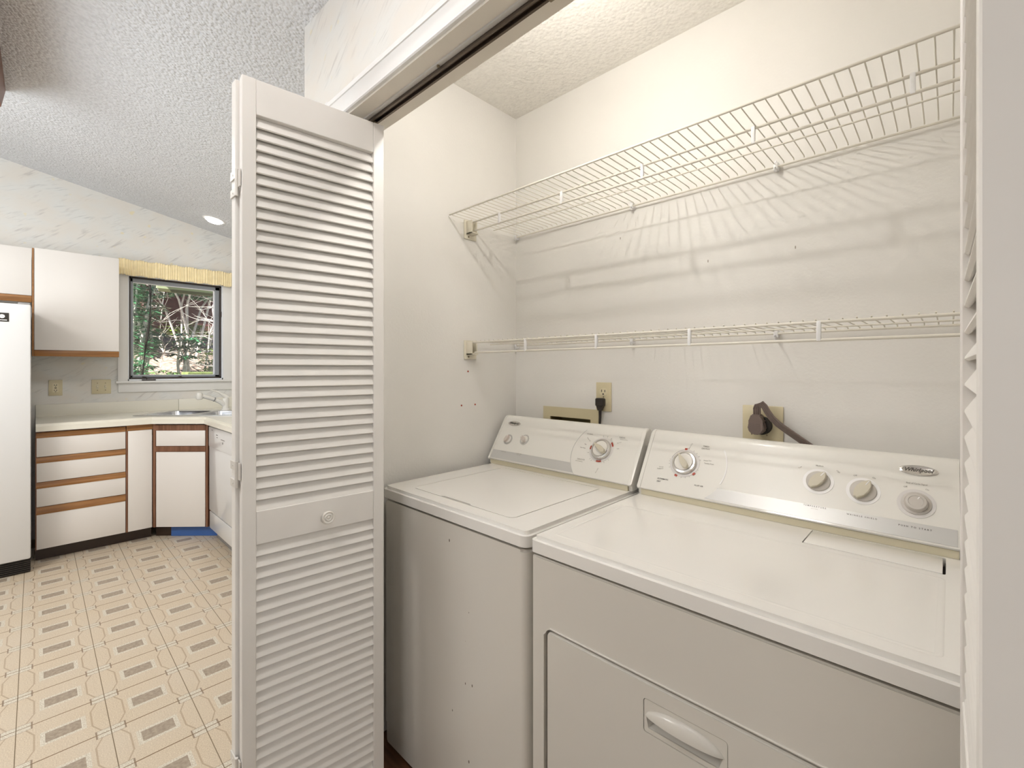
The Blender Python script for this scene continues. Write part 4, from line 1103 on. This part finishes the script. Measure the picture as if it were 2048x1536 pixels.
def leaves(center, rad, n, size, seed, droop=.3, whorl=True):
    rnd = random.Random(seed); b = bmesh.new()
    for _ in range(n):
        while True:
            p = Vector((rnd.uniform(-1, 1), rnd.uniform(-1, 1), rnd.uniform(-1, 1)))
            if p.length < 1: break
        c = Vector(center)+Vector((p.x*rad[0], p.y*rad[1], p.z*rad[2]))
        m = rnd.randint(5, 8) if whorl else 1
        a0_ = rnd.uniform(0, 2*PI)
        for k in range(m):
            a = a0_+k*2*PI/m+rnd.uniform(-.2, .2)
            d = Vector((math.cos(a), math.sin(a), -droop+rnd.uniform(-.3, .3))).normalized()
            s = d.cross(Vector((0, 0, 1))).normalized(); L = size*rnd.uniform(.7, 1.2); w = L*.17
            up = s.cross(d)*L*.06
            q = [c+d*L*.08, c+d*L*.5+s*w, c+d*L, c+d*L*.5-s*w]; mid = c+d*L*.5-up
            v_ = [b.verts.new(x) for x in q]; vm = b.verts.new(mid)
            b.faces.new((v_[0], v_[1], vm)); b.faces.new((v_[1], v_[2], vm)); b.faces.new((v_[2], v_[3], vm)); b.faces.new((v_[3], v_[0], vm))
    return b
def bush(label, cat, center, rad, n, size, m, seed, group=None, **k):
    base = (center[0], center[1], gz(center[0], center[1])-.05)
    o = thing('shrub', label, cat, base, group)
    f = obj('foliage', leaves(center, rad, n, size, seed, **k), m, o, smooth=False); f['kind'] = 'stuff'
    rnd = random.Random(seed+50); b = MB()
    for _ in range(7):
        e_ = Vector(center)+Vector((rnd.uniform(-.7, .7)*rad[0], rnd.uniform(-.7, .7)*rad[1], rnd.uniform(-.2, .8)*rad[2]))
        s_ = Vector(base)+Vector((rnd.uniform(-.1, .1), rnd.uniform(-.1, .1), 0)); md = (e_+s_)/2+Vector((rnd.uniform(-.1, .1), rnd.uniform(-.1, .1), .1))
        b.tube([s_, md, e_], [.022, .016, .007], 6)
    obj('stems', b, 'bark_pale', o)['kind'] = 'stuff'
bush('glossy dark green rhododendron filling the left of the window view', 'shrub', (-8.0, .98, 2.0), (.45, .27, .85), 230, .13, 'leaf_dark', 1)
bush('dark green rhododendron arching over the top of the window view', 'shrub', (-9.6, 1.85, 3.0), (.6, .95, .50), 330, .15, 'leaf_dark', 2)
bush('deep green evergreen thicket left of the shed', 'shrub', (-10.2, .7, 2.9), (.6, .55, 1.2), 300, .17, 'leaf_deep', 3)
bush('tall deep green evergreen thicket right of the shed', 'shrub', (-12.4, 4.1, 4.0), (1.0, 1.3, 2.0), 520, .20, 'leaf_mid', 31)
bush('tall evergreen thicket behind the shed', 'shrub', (-15.2, 2.6, 5.2), (1.4, 3.2, 2.2), 800, .26, 'leaf_deep', 32)
bush('bright lime green low shrub in the sun', 'shrub', (-10.0, 1.95, 1.98), (.3, .45, .16), 130, .09, 'leaf_lime', 4)
bush('small mid green plants on the leaf litter', 'shrub', (-7.7, 1.22, 1.12), (.30, .26, .16), 110, .08, 'leaf_mid', 5)
bush('yellow green sprigs at the lower right of the window view', 'shrub', (-8.2, 1.93, 1.40), (.3, .22, .3), 90, .08, 'leaf_lime', 6)
bush('small dark green leaves at the lower left of the window view', 'shrub', (-7.0, .84, 1.2), (.25, .14, .22), 90, .08, 'leaf_dark', 7)
bush('single leafy rhododendron sprig in the middle of the window view', 'shrub', (-7.9, 1.50, 1.62), (.2, .17, .25), 34, .13, 'leaf_dark', 8)

def branchy(root_p, top_p, seed, r, n, spread, m, name, label):
    rnd = random.Random(seed)
    o = thing(name, label, 'tree', root_p)
    P = [Vector(root_p).lerp(Vector(top_p), t)+Vector((rnd.uniform(-1, 1), rnd.uniform(-1, 1), 0))*.05 for t in [k/8 for k in range(9)]]
    obj('trunk', MB().tube(P, [r*(1-.07*k) for k in range(9)], 8), m, o)
    b = MB()
    for _ in range(n):
        s_ = P[rnd.randint(1, 8)]; a = rnd.uniform(0, 2*PI); L = rnd.uniform(.4, 1.4)*spread
        d = Vector((math.cos(a)*.6, math.sin(a), rnd.uniform(-.1, .8))); pts = [s_.copy()]
        for k in range(5):
            d = (d+Vector((rnd.uniform(-.5, .5), rnd.uniform(-.5, .5), rnd.uniform(-.35, .3)))).normalized(); pts.append(pts[-1]+d*L/5)
        b.tube(pts, [r*.34*(1-.15*k) for k in range(6)], 5)
    q = obj('branches', b, m, o); q['kind'] = 'stuff'
branchy((-8.6, 1.85, 1.1), (-8.8, 2.15, 3.0), 11, .016, 60, .7, 'bark_pale', 'bare_tree', 'leaning pale bare tree on the right of the window view')
branchy((-7.4, 1.95, .7), (-7.6, 1.85, 3.0), 12, .010, 80, .55, 'bark_pale', 'bare_tree', 'tangle of pale bare branches at the right edge of the window view')
branchy((-9.0, 1.35, 1.3), (-9.0, 1.5, 3.2), 13, .011, 50, .8, 'bark_pale', 'bare_tree', 'thin pale bare tree in the middle of the window view')
o = obj('sapling', MB().tube([(-6.3, .80, .3), (-6.3, .80, 1.2), (-6.32, .835, 1.55), (-6.3, .87, 1.85), (-6.3, .87, 2.1), (-6.3, .86, 2.3), (-6.3, .84, 2.8)], [.016, .013, .012, .012, .012, .012, .011], 8), 'bark_dark')
tag(o, 'thin dark sapling trunk just outside the window', 'tree')
